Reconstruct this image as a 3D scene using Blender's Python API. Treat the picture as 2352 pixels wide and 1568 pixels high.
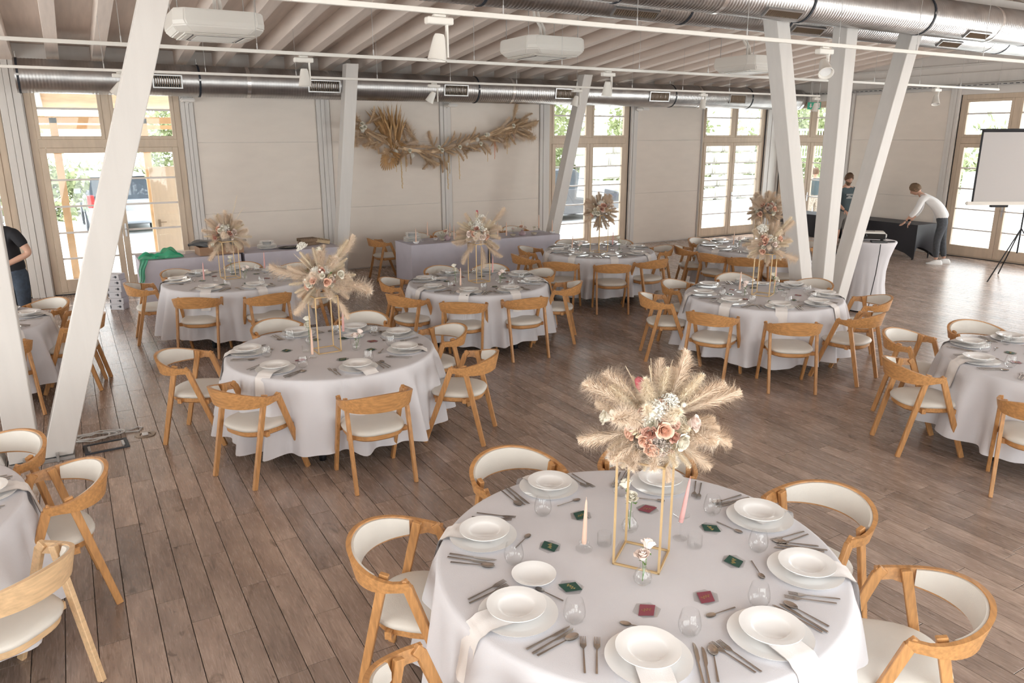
import bpy, bmesh, math, random
from math import sin, cos, pi, radians, sqrt, atan2, hypot
from mathutils import Vector, Matrix, Euler
for o in list(bpy.data.objects): bpy.data.objects.remove(o)
SC = bpy.context.scene; COL = SC.collection
# ---------------------------------------------------------------- camera
F, PITCH, ROLL, CH, YAW = 1730.7, radians(15.23), radians(-0.11), 2.568, radians(30.11)
fwd = Vector((sin(YAW)*cos(PITCH), cos(YAW)*cos(PITCH), -sin(PITCH)))
rt = Vector((cos(YAW), -sin(YAW), 0)); up = rt.cross(fwd)
r2 = rt*cos(ROLL)+up*sin(ROLL); u2 = up*cos(ROLL)-rt*sin(ROLL)
cam = bpy.data.cameras.new('camera'); cam.sensor_width = 36; cam.lens = F/2352*36; cam.clip_end = 300; cam.clip_start = .05
co = bpy.data.objects.new('camera', cam); COL.objects.link(co); SC.camera = co
m = Matrix.Identity(4)
for i in range(3): m[i][0], m[i][1], m[i][2] = r2[i], u2[i], -fwd[i]
m[2][3] = CH; co.matrix_world = m
# ---------------------------------------------------------------- world, sun, added fill lamps, exposure
SC.view_settings.view_transform = 'Standard'; SC.view_settings.look = 'None'
SC.view_settings.exposure = 0.16; SC.view_settings.gamma = 1; SC.view_settings.use_curve_mapping = False
SC.cycles.max_bounces = 8; SC.cycles.diffuse_bounces = 5; SC.cycles.glossy_bounces = 3; SC.cycles.transmission_bounces = 4
SC.cycles.transparent_max_bounces = 24; SC.cycles.caustics_reflective = False; SC.cycles.caustics_refractive = False
SC.cycles.use_denoising = True; SC.cycles.use_adaptive_sampling = True; SC.cycles.adaptive_threshold = 0.03
SC.cycles.sample_clamp_indirect = 4
W = bpy.data.worlds.new('sky'); SC.world = W; W.use_nodes = True
nt = W.node_tree; bg = nt.nodes['Background']
SKY_STRENGTH = 3.6
tc = nt.nodes.new('ShaderNodeTexCoord'); sx = nt.nodes.new('ShaderNodeSeparateXYZ'); nt.links.new(tc.outputs['Generated'], sx.inputs[0])
rp = nt.nodes.new('ShaderNodeValToRGB'); nt.links.new(sx.outputs['Z'], rp.inputs[0]); nt.links.new(rp.outputs[0], bg.inputs[0])
rp.color_ramp.elements[0].color = (1, .98, .95, 1); rp.color_ramp.elements[1].color = (.75, .86, 1, 1); rp.color_ramp.elements[0].position = .05
bg.inputs[1].default_value = SKY_STRENGTH
sun = bpy.data.lights.new('sun', 'SUN'); sun.energy = 9.0; sun.angle = radians(1.0); sun.color = (1, .96, .9)
so = bpy.data.objects.new('sun', sun); COL.objects.link(so); so.rotation_euler = Vector((-.55, -.95, -2.6)).to_track_quat('-Z', 'Y').to_euler()
def area(name, loc, d, sx_, sy_, e, col=(1, 1, 1), portal=False):
    l = bpy.data.lights.new(name, 'AREA'); l.shape = 'RECTANGLE'; l.size = sx_; l.size_y = sy_; l.energy = e; l.color = col
    o = bpy.data.objects.new(name, l); COL.objects.link(o); o.location = loc
    o.rotation_euler = Vector(d).to_track_quat('-Z', 'Y').to_euler(); l.cycles.is_portal = portal
    return o
YA, XB, XL, YF = 14.54, 16.73, -6.0, -0.64
FILL_COL = (1.0, .985, .975)
for i, x in enumerate((-4.0, 1.3, 6.6, 11.9)): area('fill_lamp_front', (x, YF-.35, 1.75), (0, 1, 0), 3.8, 2.9, 95, FILL_COL)  # added area lamps outside unseen windows behind the camera, standing in for daylight
for y in (3.2, 9.6): area('fill_lamp_left', (XL-.35, y, 1.75), (1, 0, 0), 4.0, 2.9, 185, FILL_COL)  # added fill lamps beyond the unseen left wall openings
for y in (1.33, 6.03): area('fill_lamp_right', (XB+.4, y, 1.8), (-1, 0, .12), 2.2, 3.0, 440, FILL_COL)  # added lamps outside the out-of-view right doors, brightening the room from that side
area('fill_lamp_back', (-4.27, YA+.4, 1.8), (0, -1, .1), 2.2, 3.0, 150, FILL_COL)  # added lamp behind the out-of-view leftmost door of the back wall
OPA = [(-5.4, -3.14), (-2.99, -.73), (-.40, 1.86), (9.39, 11.65), (13.95, 16.21)]
OPB = [(12.55, 14.45), (7.49, 9.75), (4.9, 7.16), (.2, 2.46)]
# ---------------------------------------------------------------- materials
def newmat(name):
    M = bpy.data.materials.new(name); M.use_nodes = True
    return M, M.node_tree, M.node_tree.nodes['Principled BSDF']
def mat(name, col, rough=.6, metal=0, var=.0, scale=6, bump=0, bscale=60, alpha=1, spec=.5, stretch=None, coat=0):
    M, t, b = newmat(name)
    b.inputs['Base Color'].default_value = (*col, 1); b.inputs['Roughness'].default_value = rough; b.inputs['Metallic'].default_value = metal
    b.inputs['Specular IOR Level'].default_value = spec
    if coat: b.inputs['Coat Weight'].default_value = coat
    if var or bump:
        c = t.nodes.new('ShaderNodeTexCoord'); mp = t.nodes.new('ShaderNodeMapping'); t.links.new(c.outputs['Object'], mp.inputs[0])
        if stretch: mp.inputs['Scale'].default_value = stretch
    if var:
        n = t.nodes.new('ShaderNodeTexNoise'); n.inputs['Scale'].default_value = scale; n.inputs['Detail'].default_value = 4; t.links.new(mp.outputs[0], n.inputs[0])
        r = t.nodes.new('ShaderNodeValToRGB'); t.links.new(n.outputs[0], r.inputs[0]); t.links.new(r.outputs[0], b.inputs['Base Color'])
        r.color_ramp.elements[0].position = .3; r.color_ramp.elements[1].position = .7
        r.color_ramp.elements[0].color = (*[c_*(1-var) for c_ in col], 1); r.color_ramp.elements[1].color = (*[min(1, c_*(1+var)) for c_ in col], 1)
    if bump:
        n = t.nodes.new('ShaderNodeTexNoise'); n.inputs['Scale'].default_value = bscale; t.links.new(mp.outputs[0], n.inputs[0])
        bp = t.nodes.new('ShaderNodeBump'); bp.inputs['Strength'].default_value = bump; bp.inputs['Distance'].default_value = .01
        t.links.new(n.outputs[0], bp.inputs['Height']); t.links.new(bp.outputs[0], b.inputs['Normal'])
    return M
M_ = {}
M_['cloth'] = mat('white_cloth', (.66, .645, .67), .9, var=.03, scale=3, bump=.15, bscale=300)
M_['lilac'] = mat('lilac_cloth', (.58, .555, .625), .9, var=.03, bump=.15, bscale=300)
M_['napkin'] = mat('blush_linen', (.80, .76, .74), .9, bump=.15, bscale=400)
M_['wood'] = mat('oak', (.51, .258, .098), .42, var=.22, scale=5, stretch=(2, 12, 12), bump=.08, bscale=40)
M_['woodleg'] = mat('oak_leg', (.51, .258, .098), .42, var=.20, scale=6, stretch=(12, 12, 2), bump=.08, bscale=40)
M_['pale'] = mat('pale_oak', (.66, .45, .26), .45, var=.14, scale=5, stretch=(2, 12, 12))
M_['seat'] = mat('cream_leather', (.68, .645, .59), .5, var=.03, scale=8, bump=.1, bscale=200)
M_['white'] = mat('white_paint', (.74, .705, .675), .55, var=.03, scale=2, bump=.05, bscale=90)
M_['post'] = mat('white_timber', (.67, .645, .62), .6, var=.03, scale=2, stretch=(6, 6, .6), bump=.06, bscale=60)
M_['ply'] = mat('whitewashed_plywood', (.765, .695, .63), .7, var=.025, scale=2.2, stretch=(1, 1, 3), bump=.04, bscale=120)
M_['ceil'] = mat('whitewashed_joist', (.73, .64, .58), .65, var=.07, scale=2, stretch=(8, .5, 4), bump=.05, bscale=60)
M_['frame'] = mat('varnished_pine', (.60, .49, .38), .5, var=.07, scale=3, stretch=(5, 5, 1))
M_['outwood'] = mat('outdoor_larch', (.62, .42, .25), .6, var=.15, scale=4)
M_['gold'] = mat('brass', (.60, .42, .22), .45, metal=.4)
M_['steel'] = mat('cutlery_steel', (.55, .50, .46), .25, metal=1)
M_['china'] = mat('white_china', (.88, .87, .86), .16, coat=.3)
M_['black'] = mat('black_fabric', (.012, .012, .016), .75)
M_['blacksatin'] = mat('black_stretch_cloth', (.018, .018, .024), .55, var=.2, scale=2)
M_['blackmetal'] = mat('black_metal', (.015, .015, .018), .4, metal=.6)
M_['blackgloss'] = mat('black_gloss', (.012, .012, .012), .15)
M_['plastic'] = mat('white_plastic', (.76, .735, .69), .4)
M_['galv'] = None
M_['galvplain'] = mat('galvanised_plain', (.5, .5, .5), .35, metal=.9)
M_['rubber'] = mat('rubber', (.02, .025, .035), .6)
M_['peach'] = mat('peach_wax', (.74, .50, .39), .5); M_['pink'] = mat('pink_wax', (.68, .36, .34), .5)
M_['green'] = mat('green_foil', (.02, .075, .055), .5); M_['burg'] = mat('burgundy_foil', (.26, .06, .085), .5)
M_['script'] = mat('gold_ink', (.45, .33, .12), .4, metal=.5)
M_['pampas'] = mat('pampas', (.89, .75, .61), .95, var=.12, scale=9); M_['pampasd'] = mat('pampas_tan', (.80, .62, .43), .95, var=.18, scale=9)
M_['pampasl'] = mat('pampas_pale', (.91, .80, .64), .95, var=.1, scale=9)
M_['rosep'] = mat('peach_rose', (.86, .58, .45), .7, var=.06, scale=20); M_['rosew'] = mat('ivory_rose', (.84, .80, .70), .7, var=.04, scale=20)
M_['roseb'] = mat('blush_rose', (.86, .74, .68), .7, var=.05, scale=20); M_['rosed'] = mat('dusty_rose', (.66, .38, .30), .8, var=.1, scale=20)
M_['leaf'] = mat('leaf_green', (.12, .22, .06), .6, var=.25, scale=8); M_['limo'] = mat('limonium', (.50, .43, .38), .9, var=.25, scale=40)
M_['bleach'] = mat('bleached_ruscus', (.86, .84, .78), .8); M_['palm'] = mat('dried_palm', (.52, .32, .15), .8, var=.25, scale=14)
M_['palmp'] = mat('pale_palm', (.78, .66, .46), .8, var=.12, scale=14); M_['red'] = mat('protea', (.45, .10, .12), .7)
M_['amber'] = mat('amaranth', (.66, .47, .22), .9); M_['coral'] = mat('coral_strand', (.75, .33, .2), .9)
M_['skin'] = mat('skin', (.56, .33, .24), .5); M_['hairb'] = mat('brown_hair', (.12, .065, .035), .7, var=.3, scale=40); M_['hairl'] = mat('light_brown_hair', (.16, .10, .055), .7, var=.3, scale=40)
M_['tee'] = mat('black_tshirt', (.012, .012, .016), .85, bump=.2, bscale=30); M_['slate'] = mat('slate_tshirt', (.06, .085, .095), .85, bump=.2, bscale=30)
M_['shirt'] = mat('white_shirt', (.78, .78, .78), .8, bump=.3, bscale=25); M_['denim'] = mat('dark_denim', (.035, .05, .075), .85, var=.25, scale=25)
M_['charcoal'] = mat('charcoal_jeans', (.06, .065, .075), .85, var=.2, scale=25); M_['greyshorts'] = mat('grey_cotton', (.22, .21, .20), .9)
M_['shoe'] = mat('white_shoe', (.78, .78, .78), .5); M_['print'] = mat('shirt_print', (.30, .30, .29), .8)
M_['card'] = mat('cardboard', (.36, .22, .14), .85, var=.06); M_['greybag'] = mat('grey_plastic_bag', (.09, .095, .10), .3, bump=.5, bscale=20)
M_['boxw'] = mat('white_carton', (.62, .62, .66), .6); M_['terra'] = mat('outdoor_paving', (.70, .69, .67), .9, var=.04, scale=1)
M_['grass'] = mat('lawn', (.3, .34, .2), .95, var=.3, scale=3); M_['hedge'] = mat('foliage', (.30, .34, .17), .8, var=.35, scale=6); M_['trunk'] = mat('bark', (.2, .15, .1), .9, var=.3)
M_['carb'] = mat('black_car_paint', (.02, .022, .03), .15, coat=1); M_['carg'] = mat('grey_car_paint', (.33, .36, .40), .25, metal=.5, coat=1)
M_['taill'] = mat('red_lamp', (.6, .03, .03), .2); M_['alloy'] = mat('alloy', (.6, .6, .62), .3, metal=.8); M_['cglass'] = mat('car_glass', (.03, .04, .05), .05)
M_['stone'] = mat('pale_stone', (.55, .53, .48), .9, var=.2, scale=3, bump=.5, bscale=5); M_['conc'] = mat('concrete', (.6, .6, .58), .9, var=.06)
M_['screen'] = mat('projection_fabric', (.52, .51, .51), .95); M_['signg'] = mat('sign_green', (.04, .42, .28), .5)
M_['mesh'] = None; M_['grout'] = mat('dark_grout', (.03, .024, .02), .8); M_['bowl'] = mat('sand_ceramic', (.50, .44, .36), .7)
M_['mauve'] = mat('mauve_ceramic', (.42, .31, .34), .35); M_['whitecable'] = mat('white_cable', (.66, .65, .64), .5); M_['lamp'] = mat('lamp_lens', (.8, .8, .8), .2)
M_['leopard'] = mat('patterned_skirt', (.35, .3, .25), .9, var=.6, scale=40); M_['seam'] = mat('aluminium_tape', (.75, .74, .73), .25, metal=.9)
M_['hatch'] = mat('floor_hatch', (.03, .035, .045), .5); M_['bronze'] = mat('bronze', (.30, .23, .17), .4, metal=.7)
M_['pallet'] = mat('pallet_wood', (.23, .155, .10), .8, var=.2); M_['palletl'] = mat('light_pallet_wood', (.50, .38, .24), .8, var=.15); M_['dusk'] = mat('bluegrey_panel', (.16, .18, .22), .7)
# thin glass: reflects by fresnel, lets light through
def glassmat(name, tint, body=.0, rough=.02, ior=1.45):
    M, t, b = newmat(name); t.nodes.remove(b); out = t.nodes['Material Output']
    tr = t.nodes.new('ShaderNodeBsdfTransparent'); gl = t.nodes.new('ShaderNodeBsdfGlossy'); fr = t.nodes.new('ShaderNodeLayerWeight'); mx = t.nodes.new('ShaderNodeMixShader')
    tr.inputs[0].default_value = (*tint, 1); gl.inputs['Roughness'].default_value = rough; fr.inputs[0].default_value = .5
    pw = t.nodes.new('ShaderNodeMath'); pw.operation = 'POWER'; pw.inputs[1].default_value = 4.0; t.links.new(fr.outputs['Facing'], pw.inputs[0])
    ml = t.nodes.new('ShaderNodeMath'); ml.operation = 'MULTIPLY_ADD'; ml.inputs[1].default_value = .55; ml.inputs[2].default_value = .035+body; t.links.new(pw.outputs[0], ml.inputs[0])
    t.links.new(ml.outputs[0], mx.inputs[0]); t.links.new(tr.outputs[0], mx.inputs[1]); t.links.new(gl.outputs[0], mx.inputs[2]); t.links.new(mx.outputs[0], out.inputs[0])
    return M
M_['glass'] = glassmat('drinking_glass', (.996, .998, .998), .0, ior=1.6); M_['pane'] = glassmat('window_glass', (.96, .98, .98), .0)
M_['acryl'] = glassmat('clear_acrylic', (.95, .95, .95), .02)
def tulle():
    M, t, b = newmat('green_tulle'); b.inputs['Base Color'].default_value = (.02, .42, .22, 1); b.inputs['Roughness'].default_value = .35; b.inputs['Alpha'].default_value = .72
    b.inputs['Subsurface Weight'].default_value = 0
    return M
M_['mesh'] = tulle()
def ductmat():
    M, t, b = newmat('spiral_galvanised_duct'); b.inputs['Metallic'].default_value = 1; b.inputs['Roughness'].default_value = .34
    c = t.nodes.new('ShaderNodeTexCoord'); n = t.nodes.new('ShaderNodeTexNoise'); n.inputs['Scale'].default_value = 5; t.links.new(c.outputs['Object'], n.inputs[0])
    r = t.nodes.new('ShaderNodeValToRGB'); r.color_ramp.elements[0].color = (.36, .36, .37, 1); r.color_ramp.elements[1].color = (.62, .61, .60, 1); t.links.new(n.outputs[0], r.inputs[0]); t.links.new(r.outputs[0], b.inputs['Base Color'])
    return M
M_['galv'] = ductmat()
def plankmat():
    M, t, b = newmat('wood_look_plank'); L = t.links
    g = t.nodes.new('ShaderNodeNewGeometry'); oi = t.nodes.new('ShaderNodeObjectInfo')
    ad = t.nodes.new('ShaderNodeMath'); ad.operation = 'ADD'; L.new(g.outputs['Random Per Island'], ad.inputs[0]); L.new(oi.outputs['Random'], ad.inputs[1])
    fr = t.nodes.new('ShaderNodeMath'); fr.operation = 'FRACT'; L.new(ad.outputs[0], fr.inputs[0])
    mu = t.nodes.new('ShaderNodeMath'); mu.operation = 'MULTIPLY'; mu.inputs[1].default_value = 97; L.new(fr.outputs[0], mu.inputs[0])
    cb = t.nodes.new('ShaderNodeCombineXYZ'); L.new(mu.outputs[0], cb.inputs[0]); L.new(mu.outputs[0], cb.inputs[1]); L.new(mu.outputs[0], cb.inputs[2])
    va = t.nodes.new('ShaderNodeVectorMath'); va.operation = 'ADD'; L.new(g.outputs['Position'], va.inputs[0]); L.new(cb.outputs[0], va.inputs[1])
    def noise(sc, det, stretch, dist=0):
        mp = t.nodes.new('ShaderNodeMapping'); mp.inputs['Scale'].default_value = stretch; L.new(va.outputs[0], mp.inputs[0])
        n = t.nodes.new('ShaderNodeTexNoise'); n.inputs['Scale'].default_value = sc; n.inputs['Detail'].default_value = det; n.inputs['Distortion'].default_value = dist; L.new(mp.outputs[0], n.inputs[0]); return n
    n1 = noise(2.2, 5, (3.0, .9, 1), .6); n2 = noise(9, 6, (9, .8, 1), 1.2); n3 = noise(3.4, 3, (2.2, 1.0, 1), 1.5)
    r1 = t.nodes.new('ShaderNodeValToRGB'); L.new(n1.outputs[0], r1.inputs[0])
    r1.color_ramp.elements[0].position = .3; r1.color_ramp.elements[0].color = (.275, .20, .162, 1); r1.color_ramp.elements[1].position = .68; r1.color_ramp.elements[1].color = (.43, .325, .265, 1)
    r2_ = t.nodes.new('ShaderNodeValToRGB'); L.new(n2.outputs[0], r2_.inputs[0]); r2_.color_ramp.elements[0].position = .30; r2_.color_ramp.elements[0].color = (.66, .65, .64, 1); r2_.color_ramp.elements[1].position = .48; r2_.color_ramp.elements[1].color = (1.03, 1.03, 1.03, 1)
    r3 = t.nodes.new('ShaderNodeValToRGB'); L.new(n3.outputs[0], r3.inputs[0]); r3.color_ramp.elements[0].position = .66; r3.color_ramp.elements[0].color = (1, 1, 1, 1); r3.color_ramp.elements[1].position = .74; r3.color_ramp.elements[1].color = (.5, .48, .46, 1)
    m1 = t.nodes.new('ShaderNodeMixRGB'); m1.blend_type = 'MULTIPLY'; m1.inputs[0].default_value = 1; L.new(r1.outputs[0], m1.inputs[1]); L.new(r2_.outputs[0], m1.inputs[2])
    m2 = t.nodes.new('ShaderNodeMixRGB'); m2.blend_type = 'MULTIPLY'; m2.inputs[0].default_value = 1; L.new(m1.outputs[0], m2.inputs[1]); L.new(r3.outputs[0], m2.inputs[2])
    br = t.nodes.new('ShaderNodeMapRange'); br.inputs[3].default_value = .80; br.inputs[4].default_value = 1.18; L.new(fr.outputs[0], br.inputs[0])
    m3 = t.nodes.new('ShaderNodeVectorMath'); m3.operation = 'SCALE'; L.new(m2.outputs[0], m3.inputs[0]); L.new(br.outputs[0], m3.inputs['Scale'])
    L.new(m3.outputs[0], b.inputs['Base Color']); b.inputs['Specular IOR Level'].default_value = .75
    rr = t.nodes.new('ShaderNodeMapRange'); rr.inputs[3].default_value = .18; rr.inputs[4].default_value = .34; L.new(n2.outputs[0], rr.inputs[0]); L.new(rr.outputs[0], b.inputs['Roughness'])
    bp = t.nodes.new('ShaderNodeBump'); bp.inputs['Strength'].default_value = .12; bp.inputs['Distance'].default_value = .003; L.new(n2.outputs[0], bp.inputs['Height']); L.new(bp.outputs[0], b.inputs['Normal'])
    return M
M_['plank'] = plankmat()
# ---------------------------------------------------------------- mesh helpers
class MB:
    def __init__(s): s.v = []; s.f = []
    def add(s, vs, fs):
        n = len(s.v); s.v += [tuple(v) for v in vs]; s.f += [tuple(i+n for i in f) for f in fs]; return s
    def box(s, c, d, R=None):
        vs = [Vector((sx*d[0]/2, sy*d[1]/2, sz*d[2]/2)) for sz in (-1, 1) for sy in (-1, 1) for sx in (-1, 1)]
        if R: vs = [R @ v for v in vs]
        return s.add([v+Vector(c) for v in vs], [(0, 2, 3, 1), (4, 5, 7, 6), (0, 1, 5, 4), (2, 6, 7, 3), (0, 4, 6, 2), (1, 3, 7, 5)])
    def b2(s, x0, x1, y0, y1, z0, z1): return s.box(((x0+x1)/2, (y0+y1)/2, (z0+z1)/2), (abs(x1-x0), abs(y1-y0), abs(z1-z0)))
    def beam(s, a, b, w, h, side=(1, 0, 0), w2=None, h2=None):
        a = Vector(a); b = Vector(b); d = (b-a).normalized(); x = Vector(side); x = (x-d*x.dot(d)).normalized(); y = d.cross(x)
        w2 = w2 or w; h2 = h2 or h; vs = []
        for p, ww, hh in ((a, w, h), (b, w2, h2)):
            vs += [p+x*ww/2*i+y*hh/2*j for i, j in ((-1, -1), (1, -1), (1, 1), (-1, 1))]
        return s.add(vs, [(3, 2, 1, 0), (4, 5, 6, 7), (0, 1, 5, 4), (1, 2, 6, 5), (2, 3, 7, 6), (3, 0, 4, 7)])
    def tube(s, pts, r, n=8, cap=True):
        pts = [Vector(p) for p in pts]; rs = r if isinstance(r, (list, tuple)) else [r]*len(pts); vs = []; fs = []
        prev = None
        for i, p in enumerate(pts):
            d = (pts[min(i+1, len(pts)-1)]-pts[max(i-1, 0)]).normalized()
            x = prev if prev is not None else (Vector((1, 0, 0)) if abs(d.x) < .8 else Vector((0, 1, 0)))
            x = (x-d*x.dot(d)).normalized(); prev = x; y = d.cross(x)
            for k in range(n): a = 2*pi*k/n; vs.append(p+(x*cos(a)+y*sin(a))*rs[i])
        for i in range(len(pts)-1):
            for k in range(n): fs.append((i*n+k, i*n+(k+1) % n, (i+1)*n+(k+1) % n, (i+1)*n+k))
        if cap: fs.append(tuple(range(n-1, -1, -1))); fs.append(tuple((len(pts)-1)*n+k for k in range(n)))
        return s.add(vs, fs)
    def lathe(s, prof, n=24, c=(0, 0, 0), mod=None, capb=True, capt=False):
        vs = []; fs = []; m_ = len(prof)
        for i, (r, z) in enumerate(prof):
            for k in range(n):
                a = 2*pi*k/n; rr = r*(mod(a, i) if mod else 1); vs.append((c[0]+rr*cos(a), c[1]+rr*sin(a), c[2]+z))
        for i in range(m_-1):
            for k in range(n): fs.append((i*n+k, i*n+(k+1) % n, (i+1)*n+(k+1) % n, (i+1)*n+k))
        if capb: fs.append(tuple(range(n-1, -1, -1)))
        if capt: fs.append(tuple((m_-1)*n+k for k in range(n)))
        return s.add(vs, fs)
    def grid(s, fn, nu, nv, closed=False):
        vs = [fn(i/nu, j/nv) for j in range(nv+1) for i in range(nu if closed else nu+1)]; w = nu if closed else nu+1; fs = []
        for j in range(nv):
            for i in range(nu): fs.append((j*w+i, j*w+(i+1) % w, (j+1)*w+(i+1) % w, (j+1)*w+i))
        return s.add(vs, fs)
    def prism(s, poly, a, b, ax='z'):
        n = len(poly)
        def q(p, h): return {'z': (p[0], p[1], h), 'y': (p[0], h, p[1]), 'x': (h, p[0], p[1])}[ax]
        return s.add([q(p, a) for p in poly]+[q(p, b) for p in poly], [tuple(range(n-1, -1, -1)), tuple(range(n, 2*n))]+[(i, (i+1) % n, n+(i+1) % n, n+i) for i in range(n)])
    def xf(s, M): s.v = [tuple(M @ Vector(v)) for v in s.v]; return s
    def join(s, o, M=None): return s.add([M @ Vector(v) if M else v for v in o.v], o.f)
    def mesh(s, name, mt, smooth=None, bev=0, seg=1):
        me = bpy.data.meshes.new(name); me.from_pydata(s.v, [], s.f)
        bm = bmesh.new(); bm.from_mesh(me); bmesh.ops.recalc_face_normals(bm, faces=bm.faces)
        if bev:
            es = [e for e in bm.edges if len(e.link_faces) == 2 and e.calc_face_angle(0) > .5]
            bmesh.ops.bevel(bm, geom=es, offset=bev, segments=seg, affect='EDGES', clamp_overlap=True)
        bm.to_mesh(me); bm.free(); me.materials.append(M_[mt] if isinstance(mt, str) else mt)
        if smooth: me.shade_smooth(); me.set_sharp_from_angle(angle=radians(smooth))
        return me
def link(name, me, parent=None, mtx=None):
    o = bpy.data.objects.new(name, me); COL.objects.link(o)
    if parent is not None: o.parent = parent
    if mtx is not None: o.matrix_local = mtx
    return o
def tag(o, label=None, cat=None, group=None, kind=None):
    for k, v in (('label', label), ('category', cat), ('group', group), ('kind', kind)):
        if v: o[k] = v
    return o
def T(x=0, y=0, z=0, rz=0, rx=0, ry=0, s=1): return Matrix.Translation((x, y, z)) @ Euler((rx, ry, rz)).to_matrix().to_4x4() @ Matrix.Scale(s, 4)
def place(name, spec, label, cat, mtx, group=None):
    """spec: a mesh, or a list of (part name, mesh, matrix or None, [sub-parts])"""
    if isinstance(spec, bpy.types.Mesh): o = link(name, spec, None, mtx)
    else:
        o = link(name, None, None, mtx)
        def rec(par, items):
            for it in items:
                c = link(it[0], it[1], par, it[2] if len(it) > 2 and it[2] is not None else Matrix.Identity(4))
                if len(it) > 3: rec(c, it[3])
        rec(o, spec)
    return tag(o, label, cat, group)
def struct(name, me, parent=None, mtx=None):
    o = link(name, me, parent, mtx)
    if parent is None: o['kind'] = 'structure'
    return o
def aim(p, d, roll=0, s=1):
    d = Vector(d).normalized(); q = d.to_track_quat('Z', 'Y'); return Matrix.Translation(p) @ q.to_matrix().to_4x4() @ Matrix.Rotation(roll, 4, 'Z') @ Matrix.Scale(s, 4)
RNG = random.Random(7)
# ================================================================ floor of wood-look planks
fl = struct('floor', MB().b2(XL-.3, XB+.3, YF-.3, YA+.3, -.12, -.006).mesh('floor', 'grout'))
PW, PL = .15, .90
cells = []
for i in range(int((XL-.3-.125)/PW)-1, int((XB+.3)/PW)+1):
    x0 = .125+i*PW
    if x0+PW > XB+.25 or x0 < XL-.25: continue
    off = (4.25-.3*i+[0, .02, .1, -.07, .25, .05, -.12][i % 7]) % PL
    y = YF-.25-PL+off
    while y < YA+.2:
        a, b = max(y, YF-.25), min(y+PL, YA+.25)
        if b-a > .05: cells.append((x0, a, b))
        y += PL
def score(c):
    p = Vector((c[0]+PW/2, (c[1]+c[2])/2, 0))-Vector((0, 0, CH)); z = p.dot(fwd)
    if z < .5: return 1e9
    u, v = F*p.dot(r2)/z, -F*p.dot(u2)/z
    return z if abs(u) < 1250 and abs(v) < 850 else 1e8+z
cells.sort(key=score)
pm = MB().b2(.002, PW-.002, .002, PL-.002, -.008, 0).mesh('plank', 'plank', bev=.0012)
rest = MB(); n = 0
for (x0, a, b) in cells:
    if n < 295 and abs(b-a-PL) < 1e-6:
        link('plank', pm, fl, T(x0, a, 0)); n += 1
    else: rest.b2(x0+.002, x0+PW-.002, a+.002, b-.002, -.008, 0)
tag(link('plank_field', rest.mesh('plank_field', 'plank'), fl), kind='stuff')
# ================================================================ walls
ZT = 3.96; SL = .11; YR = 6.95; TH = .24
def wallpieces(a0, a1, ops, ztop, opt=3.4):
    out = []; cur = a0
    for (p, q) in sorted(ops):
        out.append((cur, p, 0, ztop)); out.append((p, q, opt, ztop)); cur = q
    out.append((cur, a1, 0, ztop)); return out
w = MB()
for a, b, z0, z1 in wallpieces(XL-TH, XB+TH, OPA, ZT): w.b2(a, b, YA, YA+TH, z0, z1)
wa = struct('wall_back', w.mesh('wall_back', 'white'))
w = MB()
for a, b, z0, z1 in wallpieces(YF, YA+.0, OPB, ZT): w.b2(XB, XB+TH, a, b, z0, z1)
ridge = ZT+SL*(YA-YR)
w.prism([(YF, ZT), (YA, ZT), (YR, ridge)], XB, XB+TH, 'x')
wb = struct('wall_right', w.mesh('wall_right', 'white'))
OPF = [(-5.9, -2.1), (-.6, 3.2), (4.7, 8.5), (10.0, 13.8)]
w = MB()
for a, b, z0, z1 in wallpieces(XL-TH, XB+TH, OPF, ZT, 3.3): w.b2(a, b, YF-TH, YF, z0, z1)
wf = struct('wall_front', w.mesh('wall_front', 'ply'))
OPL = [(1.2, 5.2), (7.6, 11.6)]
w = MB()
for a, b, z0, z1 in wallpieces(YF, YA, OPL, ZT, 3.3): w.b2(XL-TH, XL, a, b, z0, z1)
w.prism([(YF, ZT), (YA, ZT), (YR, ridge)], XL-TH, XL, 'x')
wl = struct('wall_left', w.mesh('wall_left', 'ply'))
# plywood panels between the pilasters of the back wall (three courses, recessed joints)
def panels(par, axis, spans, rows, face, sgn, inset=.02):
    for a, b in spans:
        for z0, z1 in rows:
            p = MB()
            if axis == 'x': p.b2(a+.003, b-.003, face, face-.018*sgn, z0+.003, z1-.003)
            else: p.b2(face, face-.018*sgn, a+.003, b-.003, z0+.003, z1-.003)
            link('plywood_panel', p.mesh('plywood_panel', 'ply', bev=.002), par)
rows = [(.02, 1.23), (1.23, 2.47), (2.47, 3.70)]
panels(wa, 'x', [(2.08, 4.2), (4.47, 6.72), (6.98, 9.12), (11.86, 13.9)], rows, YA, 1)
panels(wb, 'y', [(9.98, 12.3)], [(.02, 1.23), (1.23, 2.47), (2.47, 3.5)], XB, 1)
def pilaster(par, axis, a, b, face, z1=3.75, d=.045):
    m_ = MB(); c = [a, a+(b-a)*.33, a+(b-a)*.62, b]
    for k in range(3):
        dd = d if k != 1 else d+.012
        if axis == 'x': m_.b2(c[k]+.002, c[k+1]-.002, face, face-dd, 0, z1)
        else: m_.b2(face, face-dd, c[k]+.002, c[k+1]-.002, 0, z1)
    link('pilaster', m_.mesh('pilaster', 'post', bev=.003), par)
for a, b in ((-.72, -.42), (1.87, 2.07), (4.21, 4.46), (6.73, 6.97), (9.13, 9.38), (11.66, 11.85), (13.91, 13.945), (16.22, 16.68)): pilaster(wa, 'x', a, b, YA)
for a, b in ((9.76, 9.97), (12.31, 12.54)): pilaster(wb, 'y', a, b, XB)
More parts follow.
